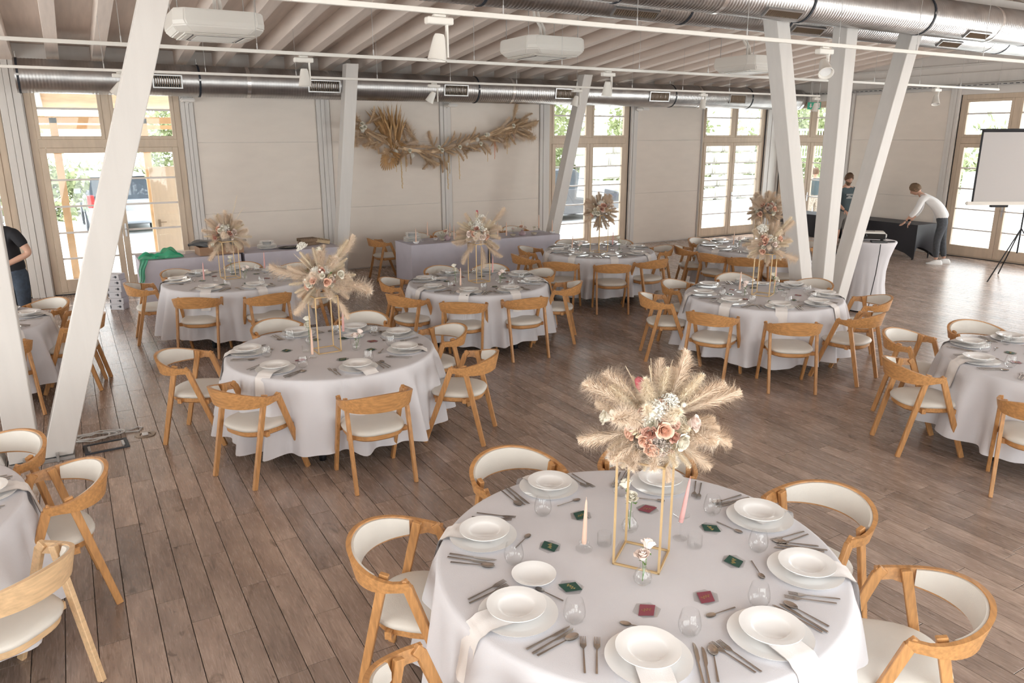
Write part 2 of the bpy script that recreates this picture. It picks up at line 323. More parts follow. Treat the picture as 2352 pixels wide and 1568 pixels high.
# upper zone of the right wall: boards, beam, cable tray
link('cross_beam', MB().b2(XB-.05, XB, YF+.02, YA-.05, 3.62, 3.84).mesh('cross_beam', 'post', bev=.004), wb)
link('cross_beam', MB().b2(XB-.035, XB, YF+.02, YA-.05, 3.98, 4.02).mesh('cross_beam', 'post', bev=.004), wb)
for y in (4.2, 7.0, 9.6): link('gable_stud', MB().b2(XB-.03, XB, y-.1, y+.1, 4.03, ZT+SL*min(YA-y, y-YF)-.02).mesh('gable_stud', 'post'), wb)
tr = MB()
tr.b2(XB-.13, XB-.06, .2, YA-.3, 3.545, 3.55); tr.b2(XB-.065, XB-.06, .2, YA-.3, 3.55, 3.60); tr.b2(XB-.135, XB-.13, .2, YA-.3, 3.545, 3.60)
ct = place('cable_tray', [('channel', tr.mesh('channel', 'galvplain'))], 'grey perforated metal cable tray along the right wall above the doors', 'cable tray', T())
sl = MB()
for k in range(110): sl.b2(XB-.137, XB-.1352, 1+k*.12, 1.07+k*.12, 3.567, 3.58)
link('slots', sl.mesh('slots', 'rubber'), ct)
# ================================================================ roof
cl = MB()
X0, X1 = XL-TH, XB+TH
for ya, yb in ((YA+TH, YR), (YF-TH, YR)):
    za = ZT-SL*TH if True else ZT
    vs = [(X0, ya, za), (X1, ya, za), (X1, yb, ridge), (X0, yb, ridge)]
    cl.add(vs+[(v[0], v[1], v[2]+.18) for v in vs], [(0, 1, 2, 3), (4, 5, 6, 7), (0, 1, 5, 4), (2, 3, 7, 6), (1, 2, 6, 5), (0, 3, 7, 4)])
ceil_ = struct('ceiling', cl.mesh('ceiling', 'ceil'))
def joist(yA_, zA_, yB_, zB_):
    h = .25; vs = []
    for x in (0, .17): vs += [(x, yA_, zA_), (x, yB_, zB_), (x, yB_, zB_-h), (x, yA_, zA_-h)]
    return MB().add(vs, [(0, 1, 2, 3), (4, 5, 6, 7), (0, 1, 5, 4), (1, 2, 6, 5), (2, 3, 7, 6), (3, 0, 4, 7)]).mesh('joist', 'ceil', bev=.004)
j1 = joist(YA, ZT, YR+.1, ridge-SL*.1); j2 = joist(YF, ZT, YR-.1, ridge-SL*.1)
k = -13
while 1.843+k*.6155 < XB-.2:
    x = 1.843+k*.6155; k += 1
    if x < XL: continue
    link('joist', j1, ceil_, T(x, 0, 0)); link('joist', j2, ceil_, T(x, 0, 0))
link('ridge_beam', MB().b2(XL, XB, YR-.1, YR+.1, 4.1, 4.52).mesh('ridge_beam', 'post', bev=.005), ceil_)
link('eave_board', MB().b2(XL, XB, YA-.03, YA, 3.705, ZT).mesh('eave_board', 'post'), wa)
# small ceiling plates (downstand fittings) seen at the upper right
# ================================================================ windows and glazed doors
def opening(name, w_, axis_pos, leaves=True, handle=True, seed=0):
    """local: x along the wall 0..w_, y depth (0 = inner face, + outwards), z up"""
    root = tag(link(name, None), kind='structure')
    H = 3.4; f = .10; d = .09
    fr = MB(); fr.b2(0, f, .03, .03+d, 0, H); fr.b2(w_-f, w_, .03, .03+d, 0, H); fr.b2(f, w_-f, .03, .03+d, H-.1, H); fr.b2(f, w_-f, .03, .03+d, 2.40, 2.53); fr.b2(f, w_-f, .03, .03+d, 0, .04)
    mc = w_/2; fr.b2(mc-.06, mc+.06, .03, .03+d, 2.53, H-.1)
    link('frame', fr.mesh('frame', 'frame', bev=.004), root)
    link('seal', MB().b2(-.004, .0, .0, .028, 0, H).b2(w_, w_+.004, 0, .028, 0, H).b2(0, w_, .005, .028, 0, .012).mesh('seal', 'rubber'), root)
    for s in (0, 1):
        a, b = (f, mc-.06) if s == 0 else (mc+.06, w_-f)
        sa = MB(); e = .055
        sa.b2(a, a+e, .02, .09, 2.53, H-.1); sa.b2(b-e, b, .02, .09, 2.53, H-.1); sa.b2(a+e, b-e, .02, .09, 2.53, 2.585); sa.b2(a+e, b-e, .02, .09, H-.155, H-.1)
        g = link('upper_sash', sa.mesh('upper_sash', 'frame', bev=.004), root)
        zs = [2.585, 3.01, H-.155]
        link('muntin', MB().b2(a+e, b-e, .035, .078, 2.992, 3.026).mesh('muntin', 'white', bev=.003), g)
        for i in range(2): link('pane', MB().b2(a+e, b-e, .053, .057, zs[i]+(.012 if i else 0), zs[i+1]-(0 if i else .012)).mesh('pane', 'pane'), g)
        a, b = (f, mc-.004) if s == 0 else (mc+.004, w_-f)
        e = .095; lf = MB()
        lf.b2(a, a+e, .015, .085, .04, 2.40); lf.b2(b-e, b, .015, .085, .04, 2.40); lf.b2(a+e, b-e, .015, .085, .04, .25); lf.b2(a+e, b-e, .015, .085, 2.315, 2.40)
        g = link('door_leaf', lf.mesh('door_leaf', 'frame', bev=.005), root)
        zs = [.25, .60, 1.03, 1.46, 1.89, 2.315]
        for i in range(5):
            if i: link('muntin', MB().b2(a+e, b-e, .03, .07, zs[i]-.015, zs[i]+.015).mesh('muntin', 'white', bev=.003), g)
            link('pane', MB().b2(a+e, b-e, .048, .052, zs[i]+.012, zs[i+1]-.012).mesh('pane', 'pane'), g)
        if s == 1:
            hd = MB().b2(a+.035, a+.065, .005, .015, .92, 1.14); hd.tube([(a+.05, .01, 1.05), (a+.05, -.045, 1.05), (a+.16, -.045, 1.045)], .009, 8)
            link('handle', hd.mesh('handle', 'alloy', smooth=40), g)
    return root
for i, (a, b) in enumerate(OPA):
    o = opening('door_%d' % (i+1) if i < 3 else 'window_%d' % (i-2), b-a, 'x'); o.matrix_local = T(a, YA, 0)
for i, (a, b) in enumerate(OPB):
    o = opening('window_3' if i == 0 else 'door_%d' % (i+3), b-a, 'y'); o.matrix_local = T(XB, b, 0, rz=-pi/2)
for i, (a, b) in enumerate(OPF):
    fr = MB(); W_ = b-a
    for x in (0, W_/3, 2*W_/3, W_-.08): fr.b2(a+x, a+x+.08, YF-.16, YF-.08, 0, 3.3)
    fr.b2(a, b, YF-.16, YF-.08, 0, .1); fr.b2(a, b, YF-.16, YF-.08, 3.2, 3.3); fr.b2(a, b, YF-.16, YF-.08, 2.4, 2.5)
    r_ = struct('window_%d' % (i+4), fr.mesh('window_frame', 'frame')); link('pane', MB().b2(a+.08, b-.08, YF-.125, YF-.12, .1, 3.2).mesh('pane', 'pane'), r_)
for i, (a, b) in enumerate(OPL):
    fr = MB(); W_ = b-a
    for x in (0, W_/3, 2*W_/3, W_-.08): fr.b2(XL-.16, XL-.08, a+x, a+x+.08, 0, 3.3)
    fr.b2(XL-.16, XL-.08, a, b, 0, .1); fr.b2(XL-.16, XL-.08, a, b, 3.2, 3.3); fr.b2(XL-.16, XL-.08, a, b, 2.4, 2.5)
    r_ = struct('window_%d' % (i+8), fr.mesh('window_frame', 'frame')); link('pane', MB().b2(XL-.125, XL-.12, a+.08, b-.08, .1, 3.2).mesh('pane', 'pane'), r_)
# ================================================================ slanted timber posts
def post(base, top, label, s=.22, plate=True, bolt=True):
    a = Vector(base); b = Vector(top)
    o = link('slanted_post', None, None, T(*base)); tag(o, label, 'post')
    d = b-a
    vs = []
    for p in (Vector((0, 0, .03)), d): vs += [p+Vector((i*s/2, j*s/2, 0)) for i, j in ((-1, -1), (1, -1), (1, 1), (-1, 1))]
    link('timber', MB().add(vs, [(3, 2, 1, 0), (4, 5, 6, 7), (0, 1, 5, 4), (1, 2, 6, 5), (2, 3, 7, 6), (3, 0, 4, 7)]).mesh('timber', 'post', bev=.006), o)
    if plate: link('steel_shoe', MB().b2(-s/2-.01, s/2+.01, -s/2-.03, s/2+.03, 0, .028).b2(-.01, .01, -s/2-.05, s/2+.05, 0, .07).mesh('steel_shoe', 'galvplain', bev=.002), o)
    if bolt:
        p = d*(1-.09/d.z)
        link('bolt_hole', MB().lathe([(.018, -.002), (.018, .004)], 14, capt=True).xf(T(p.x+.02, p.y-s/2-.001, p.z, rx=pi/2)).mesh('bolt_hole', 'bronze'), o)
LX = .316
post((-.355, 6.95, 0), (-.355+LX*4.1, 6.95, 4.1), 'slanted white post crossing the left glazed door, leaning to the right')
post((-.585, 6.95, 0), (-.565, 6.95, 4.1), 'upright white post at the left photo edge beside the slanted one', bolt=False)
post((-.83, 6.95, 0), (-2.0, 6.95, 4.1), 'slanted white post leaning left, beyond the left photo edge', bolt=False)
post((8.86, 6.95, 0), (7.72, 6.95, 4.1), 'leftmost of the three splayed white posts beside the high cocktail table', bolt=True)
post((9.145, 6.95, 0), (9.075, 6.95, 4.1), 'upright middle one of the three splayed white posts')
post((9.41, 6.95, 0), (10.51, 6.95, 4.1), 'rightmost of the three splayed white posts, in front of the cocktail table')
post((4.18, 13.6, 0), (4.615, 13.6, 3.80), 'slightly leaning white post left of the dried flower garland', bolt=False)
post((8.77, 13.6, 0), (9.675, 13.6, 3.80), 'slanted white post right of the garland, in front of the tall window', bolt=False)
# ================================================================ ducts
def duct(x0, x1, y, z, r, label, vents, clamps, seams, ventang, capR=True, vh=.085):
    root = link('ventilation_duct', None, None, T(x0, y, z)); tag(root, label, 'duct')
    L = x1-x0; pit = .045; n = 28; nx = int(L/pit)*4; vs = []; fs = []
    for i in range(nx+1):
        x = L*i/nx
        for k in range(n):
            a = 2*pi*k/n; ph = (x/pit-k/n) % 1; rr = r+(.0035 if ph < .27 else 0); vs.append((x, rr*cos(a), rr*sin(a)))
    for i in range(nx):
        for k in range(n): fs.append((i*n+k, i*n+(k+1) % n, (i+1)*n+(k+1) % n, (i+1)*n+k))
    fs.append(tuple(range(n))); 
    if not capR: fs.append(tuple(nx*n+k for k in range(n)))
    link('spiral_tube', MB().add(vs, fs).mesh('spiral_tube', 'galv', smooth=35), root)
    if capR:
        c = MB(); pts = []
        for i in range(7): a = pi/2*i/6; pts.append(((r+.006)*(.55+.45*cos(a)), .14*sin(a)))
        link('end_cap', c.lathe([(r+.006, -.05)]+pts, 28, capt=True).xf(T(L-.0, 0, 0, ry=pi/2)).mesh('end_cap', 'galv', smooth=40), root)
    for x in clamps:
        x -= x0; ri = MB().tube([(x+.015*s_, 0, 0) for s_ in (-1, 1)], r+.009, 28)
        c = link('clamp_ring', ri.mesh('clamp_ring', 'rubber'), root)
        link('hanger', MB().tube([(x, 0, r), (x, 0, min(1.0, (ZT+SL*min(YA-y, y-YF))-z-.24))], .006, 6).mesh('hanger', 'galvplain'), c)
        link('clamp_bolt', MB().b2(x-.02, x+.02, -r-.04, -r-.005, -.015, .015).mesh('clamp_bolt', 'galvplain'), c)
    for x in seams: link('taped_seam', MB().tube([(x-x0-.03, 0, 0), (x-x0+.03, 0, 0)], r+.007, 28).mesh('taped_seam', 'seam', smooth=40), root)
    for a, b in vents:
        a -= x0; b -= x0; R = Matrix.Rotation(ventang, 4, 'X'); h = vh
        fm = MB().b2(a-.02, b+.02, -r-.02, -r+.03, h, h+.018).b2(a-.02, b+.02, -r-.02, -r+.03, -h-.018, -h).b2(a-.02, a, -r-.02, -r+.03, -h, h).b2(b, b+.02, -r-.02, -r+.03, -h, h)
        g = link('vent_grille', fm.xf(R).mesh('vent_grille', 'galvplain'), root)
        link('backing', MB().b2(a, b, -r+.004, -r+.03, -h, h).xf(R).mesh('backing', 'rubber'), g)
        sl_ = MB(); nn = int((b-a)/.032)
        for i in range(nn): xx = a+(i+.5)*(b-a)/nn; sl_.box((xx, -r-.008, 0), (.004, .022, 2*h), Matrix.Rotation(.5, 3, 'Z'))
        link('louvres', sl_.xf(R).mesh('louvres', 'bronze'), g)
duct(-.44, 16.55, 13.9, 3.452, .245, 'long spiral metal duct running along the back wall above the garland', [(1.41, 1.81), (3.87, 4.40), (6.46, 6.93), (8.98, 9.5), (11.48, 12.01), (13.93, 14.42)], [-.40, 2.1, 7.2, 12.25, 14.7], [2.87, 7.99, 13.06], radians(8))
duct(1.6, 16.6, 6.56, 4.09, .235, 'nearer of the two large metal ducts under the ridge, upper right', [(4.4, 4.95), (7.0, 7.55), (10.9, 11.4), (14.0, 14.5)], [5.0, 7.7, 10.0, 12.6, 15.2], [6.35, 11.6], radians(52), True, .045)
duct(1.6, 16.6, 7.36, 4.09, .235, 'farther of the two large metal ducts under the ridge, partly behind posts', [(2.9, 3.5), (5.5, 6.1), (8.4, 8.95), (11.6, 12.1), (14.6, 15.0)], [3.9, 6.6, 8.3, 10.9, 13.4], [9.6, 13.0], radians(52), True, .045)
for x, z in ((1.97, 3.17), (6.90, 3.17), (11.85, 3.17)):
    place('duct_bracket', [('cushion', MB().b2(-.11, .11, -.28, -.02, -.03, .03).mesh('cushion', 'white', bev=.02, seg=3)), ('arm', MB().b2(-.03, .03, -.05, 0, -.05, .03).mesh('arm', 'post', bev=.004))], 'grey padded bracket on the pilaster under the wall duct, %s' % {1.97: 'beside the left glazed door', 6.90: 'above the garland', 11.85: 'right of the car window'}[x], 'bracket', T(x, YA-.06, z))
# ================================================================ lighting tracks and spots
RH = 3.4
def track(y, x0, x1, label):
    o = link('lighting_track', None, None, T(x0, y, RH)); tag(o, label, 'lighting track')
    link('rail', MB().b2(0, x1-x0, -.018, .018, -.017, .017).mesh('rail', 'plastic', bev=.003), o)
    wi = MB(); tops = ZT+SL*min(YA-y, y-YF)-.02
    x = 1.2
    while x < x1-x0:
        link('suspension_wire', MB().tube([(x, 0, .015), (x, 0, tops-RH)], .0022, 5).tube([(x, 0, .015), (x, 0, .075)], .006, 6).mesh('suspension_wire', 'galvplain'), o); x += 1.23
track(8.3, -5.5, 15.4, 'middle white lighting track, crossing behind the splayed posts')
track(11.5, -5.5, 14.4, 'farthest white lighting track, just in front of the wall duct')
track(5.1, -2.0, 14.9, 'nearest white lighting track, crossing in front of the splayed posts')
sp_ad = MB().b2(-.085, .085, -.03, .03, -.075, -.035).b2(-.04, .04, -.02, .02, -.035, -.017).mesh('adapter', 'plastic', bev=.006)
sp_arm = MB().b2(.045, .055, -.012, .012, -.26, -.075).mesh('arm', 'plastic')
sp_sh = MB().lathe([(.0, .0), (.028, .0), (.036, -.02), (.058, -.145), (.062, -.15), (.054, -.15), (.045, -.13), (.0, -.125)], 24, capb=False).mesh('shade', 'plastic', smooth=40)
sp_le = MB().lathe([(.0, -.128), (.044, -.133)], 18, capb=False).mesh('lens', 'lamp', smooth=40)
where = {5.1: 'nearest track', 8.3: 'middle track', 11.5: 'farthest track'}
spots = [(2.38, 5.1, 0, .2, 'above the garland end'), (6.39, 5.1, -.9, .8, 'between two splayed posts, tilted'), (10.26, 5.1, -.3, .2, 'near the right photo edge'),
         (2.31, 8.3, 0, 0, 'left of the leaning post'), (6.26, 8.3, .3, -.1, 'at the top of the slanted post by the window'), (13.45, 8.3, -.4, .5, 'right of the splayed posts'),
         (.80, 11.5, .4, .8, 'at the left slanted post'), (5.25, 11.5, .5, .6, 'over the garland'), (8.0, 11.5, .2, .35, 'left of the slanted window post'), (11.0, 11.5, 0, .1, 'between the window pair'), (14.3, 11.5, .1, .1, 'beside the green exit sign')]
for x, y, ax, ay, wh in spots:
    o = link('track_spotlight', None, None, T(x, y, RH, s=1.15)); tag(o, 'white spotlight on the %s, %s' % (where[y], wh), 'spotlight', 'track spotlights')
    link('adapter', sp_ad, o); link('arm', sp_arm, o); s_ = link('shade', sp_sh, o, T(0, 0, -.13, rx=ax*.7, ry=ay*.7)); link('lens', sp_le, s_)
# ================================================================ ceiling cassettes
def cassette(x, y, z, label, s=.95):
    o = link('air_conditioner', None, None, T(x, y, z)); tag(o, label, 'air conditioner')
    def sq(h, z_, c=.12): return [(h-c, -h, z_), (h, -h+c, z_), (h, h-c, z_), (h-c, h, z_), (-h+c, h, z_), (-h, h-c, z_), (-h, -h+c, z_), (-h+c, -h, z_)]
    lv = [sq(.46, .17, .1), sq(.47, .05, .1), sq(.47, .0, .12), sq(.42, -.06, .14)]
    vs = sum(lv, []); fs = [tuple(range(7, -1, -1)), tuple(24+i for i in range(8))]
    for l in range(3): fs += [(l*8+i, l*8+(i+1) % 8, (l+1)*8+(i+1) % 8, (l+1)*8+i) for i in range(8)]
    link('housing', MB().add(vs, fs).mesh('housing', 'plastic', bev=.012, seg=2), o)
    p = MB().b2(-.36, .36, -.36, .36, -.072, -.060); link('panel', p.mesh('panel', 'plastic', bev=.005), o)
    g = link('grille', MB().b2(-.22, .22, -.22, .22, -.076, -.073).mesh('grille', 'hatch'), o)
    s2 = MB()
    for i in range(14): s2.b2(-.22, .22, -.215+i*.033, -.200+i*.033, -.080, -.076)
    link('grille_slats', s2.mesh('grille_slats', 'plastic'), g)
    for k in range(4): link('air_flap', MB().b2(-.26, .26, -.335, -.275, -.080, -.073).xf(Matrix.Rotation(k*pi/2, 4, 'Z')).mesh('air_flap', 'plastic', bev=.003), o); link('air_slot', MB().b2(-.25, .25, -.272, -.258, -.077, -.0725).xf(Matrix.Rotation(k*pi/2, 4, 'Z')).mesh('air_slot', 'hatch'), o)
    top = ZT+SL*min(YA-y, y-YF)-z-.05
    link('hanger_rods', MB().tube([(.4, .3, .17), (.4, .3, top)], .005, 5).tube([(-.4, .3, .17), (-.4, .3, top)], .005, 5).tube([(-.4, -.3, .17), (-.4, -.3, top)], .005, 5).tube([(.4, -.3, .17), (.4, -.3, top)], .005, 5).mesh('hanger_rods', 'galvplain'), o)
    link('refrigerant_pipe', MB().tube([(.05, .1, .17), (.05, .12, .35), (.0, .2, .5), (-.02, .25, top)], .02, 8).tube([(.11, .1, .17), (.11, .12, .33), (.07, .2, .5), (.05, .25, top)], .02, 8).mesh('refrigerant_pipe', 'plastic', smooth=50), o)
for x, y, z, l in ((1.66, 9.48, 3.70, 'ceiling cassette air conditioner at the upper left beside the slanted post'), (6.03, 9.55, 3.70, 'ceiling cassette air conditioner at the top centre'), (10.53, 9.93, 3.70, 'ceiling cassette air conditioner partly behind the leftmost splayed post')): cassette(x, y, z, l)
# ================================================================ chairs
def chair_spec(wood, leg):
    N = 28; pts = [(.250, .022, .70, .054)]
    for i in range(N+1):
        ph = pi/2-pi*i/N; pts.append((.268*sin(ph), -.05-.26*cos(ph)**.9 if cos(ph) > 1e-6 else -.05, .70+.075*cos(ph)**1.3 if cos(ph) > 1e-6 else .70, 0.052+.092*max(0, cos(ph))**.9))
    pts.append((-.250, .022, .70, .054))
    def band(a, b, t0, t1, ins0=0, ins1=0, bulge=0):
        vs = []; n = b-a
        for i in range(a, b+1):
            p = pts[i]; q0 = pts[max(i-1, 0)]; q1 = pts[min(i+1, len(pts)-1)]; tx, ty = q1[0]-q0[0], q1[1]-q0[1]; l = hypot(tx, ty); nx, ny = -ty/l, tx/l
            if nx*p[0]+ny*(p[1]+.05) < 0: nx, ny = -nx, -ny
            zt, zb = p[2]-ins1, p[2]-p[3]+ins0
            for z, t in ((zb, t0), (zt, t0), (zt, t1), ((zt+zb)/2, t1-bulge), (zb, t1)):
                o = t+(z-.66)*.22; vs.append((p[0]+nx*o, p[1]+ny*o, z))
        fs = []
        for i in range(n):
            for k in range(5): fs.append((i*5+k, i*5+(k+1) % 5, (i+1)*5+(k+1) % 5, (i+1)*5+k))
        fs += [(4, 3, 2, 1, 0), tuple(n*5+k for k in range(5))]
        return MB().add(vs, fs)
    back = band(0, len(pts)-1, .012, -.010).mesh('backrest', wood, smooth=30)
    pad = band(4, len(pts)-5, -.0105, -.022, .012, .006, .008).mesh('back_pad', 'seat', smooth=50)
    def out(ph, k=1.0): # seat outline
        c, s_ = cos(ph), sin(ph); n = 3.2
        x = .232*abs(c)**(2/n)*(1 if c > 0 else -1); y = .235*abs(s_)**(2/n)*(1 if s_ > 0 else -1)
        if y < 0: x *= 1-.18*(y/.235)**2
        return x*k, (y*k)+.005
    prof = [(.0, .474), (.5, .473), (.85, .467), (.96, .455), (1.0, .440), (.985, .424), (.93, .417), (0, .417)]
    seat = MB().grid(lambda u, v: (lambda o, z: (o[0], o[1], z))(out(2*pi*u, prof[round(v*7)][0]), prof[round(v*7)][1]-(.012*(1-out(2*pi*u, 1)[1]/.24) if 0 < round(v*7) < 5 else 0)*0), 36, 7, True).mesh('seat', 'seat', smooth=60)
    pr2 = [(.93, .417), (.93, .385), (.86, .372), (.80, .385), (.80, .417)]
    apron = MB().grid(lambda u, v: (lambda o, z: (o[0], o[1], z))(out(2*pi*u, pr2[round(v*4)][0]), pr2[round(v*4)][1]), 32, 4, True)
    apron.b2(-.235, .235, -.112, -.08, .376, .415); apron.b2(-.24, .24, .13, .16, .376, .415)
    spec = [('seat', seat), ('seat_frame', apron.mesh('seat_frame', wood, smooth=40)), ('backrest', back, None, [('back_pad', pad)])]
    for s in (-1, 1):
        l = MB().beam((s*.238, .262, 0), (s*.252, .012, .672), .027, .040, (1, 0, 0), .027, .046); l.beam((s*.252, .014, .664), (s*.2545, -.012, .698), .026, .044, (1, 0, 0))
        spec.append(('leg', l.mesh('leg', leg, bev=.003)))
        spec.append(('leg', MB().beam((s*.235, -.262, 0), (s*.234, -.098, .712), .026, .038, (1, 0, 0), .026, .044).mesh('leg', leg, bev=.003)))
    return spec
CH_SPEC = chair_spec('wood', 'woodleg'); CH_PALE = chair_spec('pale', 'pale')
TABLES = dict(
 T1=(2.003, 2.335, 'the foreground table'), T2=(1.845, 6.365, 'the left-centre table'), T3=(4.446, 8.537, 'the centre table'),
 T4=(1.77, 10.357, 'the far left table'), T5=(7.46, 9.993, 'the car window table'), T6=(6.981, 6.099, 'the right-centre table'),
 T7=(6.975, 2.879, 'the right edge table'), T8=(9.95, 9.0, 'the farthest table'), T9=(-1.228, 9.172, 'the left edge table'),
 T10=(-1.303, 4.485, 'the lower left corner table'))
DIRS = ['front', 'front-right', 'right', 'back-right', 'back', 'back-left', 'left', 'front-left']
def dirname(used, dx, dy):
    # direction as seen from the camera: right = +u, back = away
    u = dx*cos(YAW)-dy*sin(YAW); w_ = dx*sin(YAW)+dy*cos(YAW)
    a = (atan2(u, -w_) % (2*pi))/(pi/4)  # 0 front, 2 right, 4 back
    order = sorted(range(8), key=lambda k: min(abs(a-k), 8-abs(a-k)))
    for k in order:
        if DIRS[k] not in used: used.add(DIRS[k]); return DIRS[k]
    return 'extra'
CHAIRS = [
('T1', 1.21, 2.93, 229), ('T1', .98, 2.06, 284), ('T1', 2.02, 3.33, 179), ('T1', 2.66, 3.05, 138), ('T1', 3.04, 2.25, 92), ('T1', 2.76, 1.57, 48),
('T2', .79, 6.81, 239), ('T2', 1.05, 5.78, 297), ('T2', 1.80, 5.24, 359), ('T2', 2.76, 5.67, 49), ('T2', 2.88, 6.51, 91), ('T2', 2.43, 7.30, 148), ('T2', 1.67, 7.40, 189),
('T3', 3.84, 7.72, 323), ('T3', 4.53, 7.57, 354), ('T3', 5.28, 7.98, 54), ('T3', 5.42, 8.80, 100), ('T3', 4.46, 9.54, 179), ('T3', 5.05, 9.36, 143), ('T3', 3.68, 9.14, 232), ('T3', 3.46, 8.34, 287),
('T4', 1.27, 11.22, 211), ('T4', 2.05, 11.35, 164), ('T4', 2.58, 10.95, 126), ('T4', .80, 10.62, 268), ('T4', 1.21, 9.58, 334), ('T4', 1.93, 9.34, 8), ('T4', 2.65, 9.95, 66),
('T5', 7.62, 10.99, 171), ('T5', 8.28, 10.60, 126), ('T5', 8.45, 9.80, 78), ('T5', 7.62, 8.98, 6), ('T5', 6.91, 8.94, 331), ('T5', 6.38, 9.47, 312), ('T5', 6.28, 10.18, 261), ('T5', 6.74, 10.74, 225),
('T6', 7.52, 7.00, 149), ('T6', 8.01, 6.30, 101), ('T6', 7.85, 5.42, 50), ('T6', 7.13, 5.02, 12), ('T6', 6.32, 5.12, 325), ('T6', 5.92, 5.80, 293), ('T6', 5.98, 6.64, 238), ('T6', 6.68, 7.05, 200),
('T7', 7.52, 3.82, 150), ('T7', 6.73, 3.96, 189), ('T7', 6.00, 3.46, 239), ('T7', 5.92, 2.53, 300),
('T8', 9.11, 9.53, 238), ('T8', 9.85, 9.98, 187), ('T8', 8.96, 8.81, 281), ('T8', 9.08, 8.33, 308), ('T8', 9.50, 8.02, 333), ('T8', 10.96, 8.88, 83),
('T9', -.48, 9.86, 131), ('T9', -.17, 9.29, 92), ('T9', -.16, 8.95, 76), ('T9', -.78, 8.28, 21),
('T10', -.65, 5.19, 136), ('T10', -.35, 4.57, 100), ('T10', -.52, 3.75, 42)]
used = {}
for t, x, y, a in CHAIRS:
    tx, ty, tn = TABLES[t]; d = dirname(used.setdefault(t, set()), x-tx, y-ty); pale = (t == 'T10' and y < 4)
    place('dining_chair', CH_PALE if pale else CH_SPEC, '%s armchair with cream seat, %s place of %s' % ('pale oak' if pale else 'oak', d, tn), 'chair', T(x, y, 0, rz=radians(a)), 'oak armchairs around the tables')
for x, y, a, d in ((5.0, 12.98, 268, 'at the left end of the lilac head table'), (5.72, 13.28, 180, 'behind the head table, leftmost'), (6.3, 13.3, 178, 'behind the head table, second from the left'), (7.25, 13.28, 182, 'behind the head table, second from the right'), (7.85, 13.3, 180, 'behind the head table, rightmost')):
    if a == 268: x, y = 4.98, 13.25
    place('dining_chair', CH_SPEC, 'oak armchair with cream back, %s' % d, 'chair', T(x, y, 0, rz=radians(a)), 'chairs at the head table')
# ================================================================ round tables and cloths
tb = MB().lathe([(0, .71), (.872, .71), (.885, .725), (.885, .738), (.872, .742), (0, .742)], 48, capb=False).mesh('tabletop', 'ply', smooth=40)
tl = MB().beam((.62, 0, .71), (.70, 0, .06), .045, .045, (0, 1, 0)).lathe([(.0, 0), (.028, .003), (.03, .03), (.028, .057), (0, .06)], 12, c=(.70, 0, 0), capb=False).mesh('leg', 'blackmetal', bev=0)
def cloth(seed, nf, R=.9, zt=.75, hem=.15):
    r = random.Random(seed); ph = [r.uniform(0, 6.28) for _ in range(6)]; amp = [r.uniform(.7, 1.2) for _ in range(4)]
    rows_ = [(0, zt), (.3, zt), (.6, zt), (.82, zt), (.878, zt-.0005), (.893, zt-.004), (.902, zt-.015)] + [(None, zt-.015-(zt-.015-hem)*((k/13)**.9)) for k in range(1, 14)]
    nu = 260; vs = []; fs = []
    for j, (rr, z) in enumerate(rows_):
        for i in range(nu):
            a = 2*pi*i/nu
            if rr is None:
                t = (zt-z)/(zt-hem); wv = .55*amp[0]*sin(nf*a+ph[0]+1.1*sin(3*a+ph[3])+.35*t)+.38*amp[1]*sin((nf*1.63//1)*a+ph[1]+.8*sin(2*a+ph[4]))+.18*sin(5*a+ph[2])
                wv = wv if wv > 0 else wv*.75
                q = .902+.03*t+t**.75*(.046+.108*wv); zz = z-.02*t*wv*0+(.018*sin(4*a+ph[5])*t)
                vs.append((q*cos(a+.02*sin(9*a)*t), q*sin(a+.02*sin(9*a)*t), zz))
            else: vs.append((max(rr, 1e-4)*cos(a), max(rr, 1e-4)*sin(a), z+(.0012*sin(3*a+ph[0])*min(rr, .6) if rr < .85 else 0)))
    for j in range(len(rows_)-1):
        for i in range(nu): fs.append((j*nu+i, j*nu+(i+1) % nu, (j+1)*nu+(i+1) % nu, (j+1)*nu+i))
    return MB().add(vs, fs).mesh('tablecloth', 'cloth', smooth=80)
for i, (k, (x, y, tn)) in enumerate(TABLES.items()):
    o = link('round_table', None, None, T(x, y, 0, rz=.4+i*.7)); tag(o, 'round table hidden under the white cloth, %s' % tn.replace('the ', '', 1), 'table', 'round banquet tables')
    link('tabletop', tb, o)
    for q in range(4): link('leg', tl, o, T(rz=q*pi/2))
    c = link('tablecloth', cloth(i+3, 15+i % 3), None, T(x, y, 0)); tag(c, 'floor-length white cloth falling in folds over %s' % tn, 'tablecloth', 'white round tablecloths')
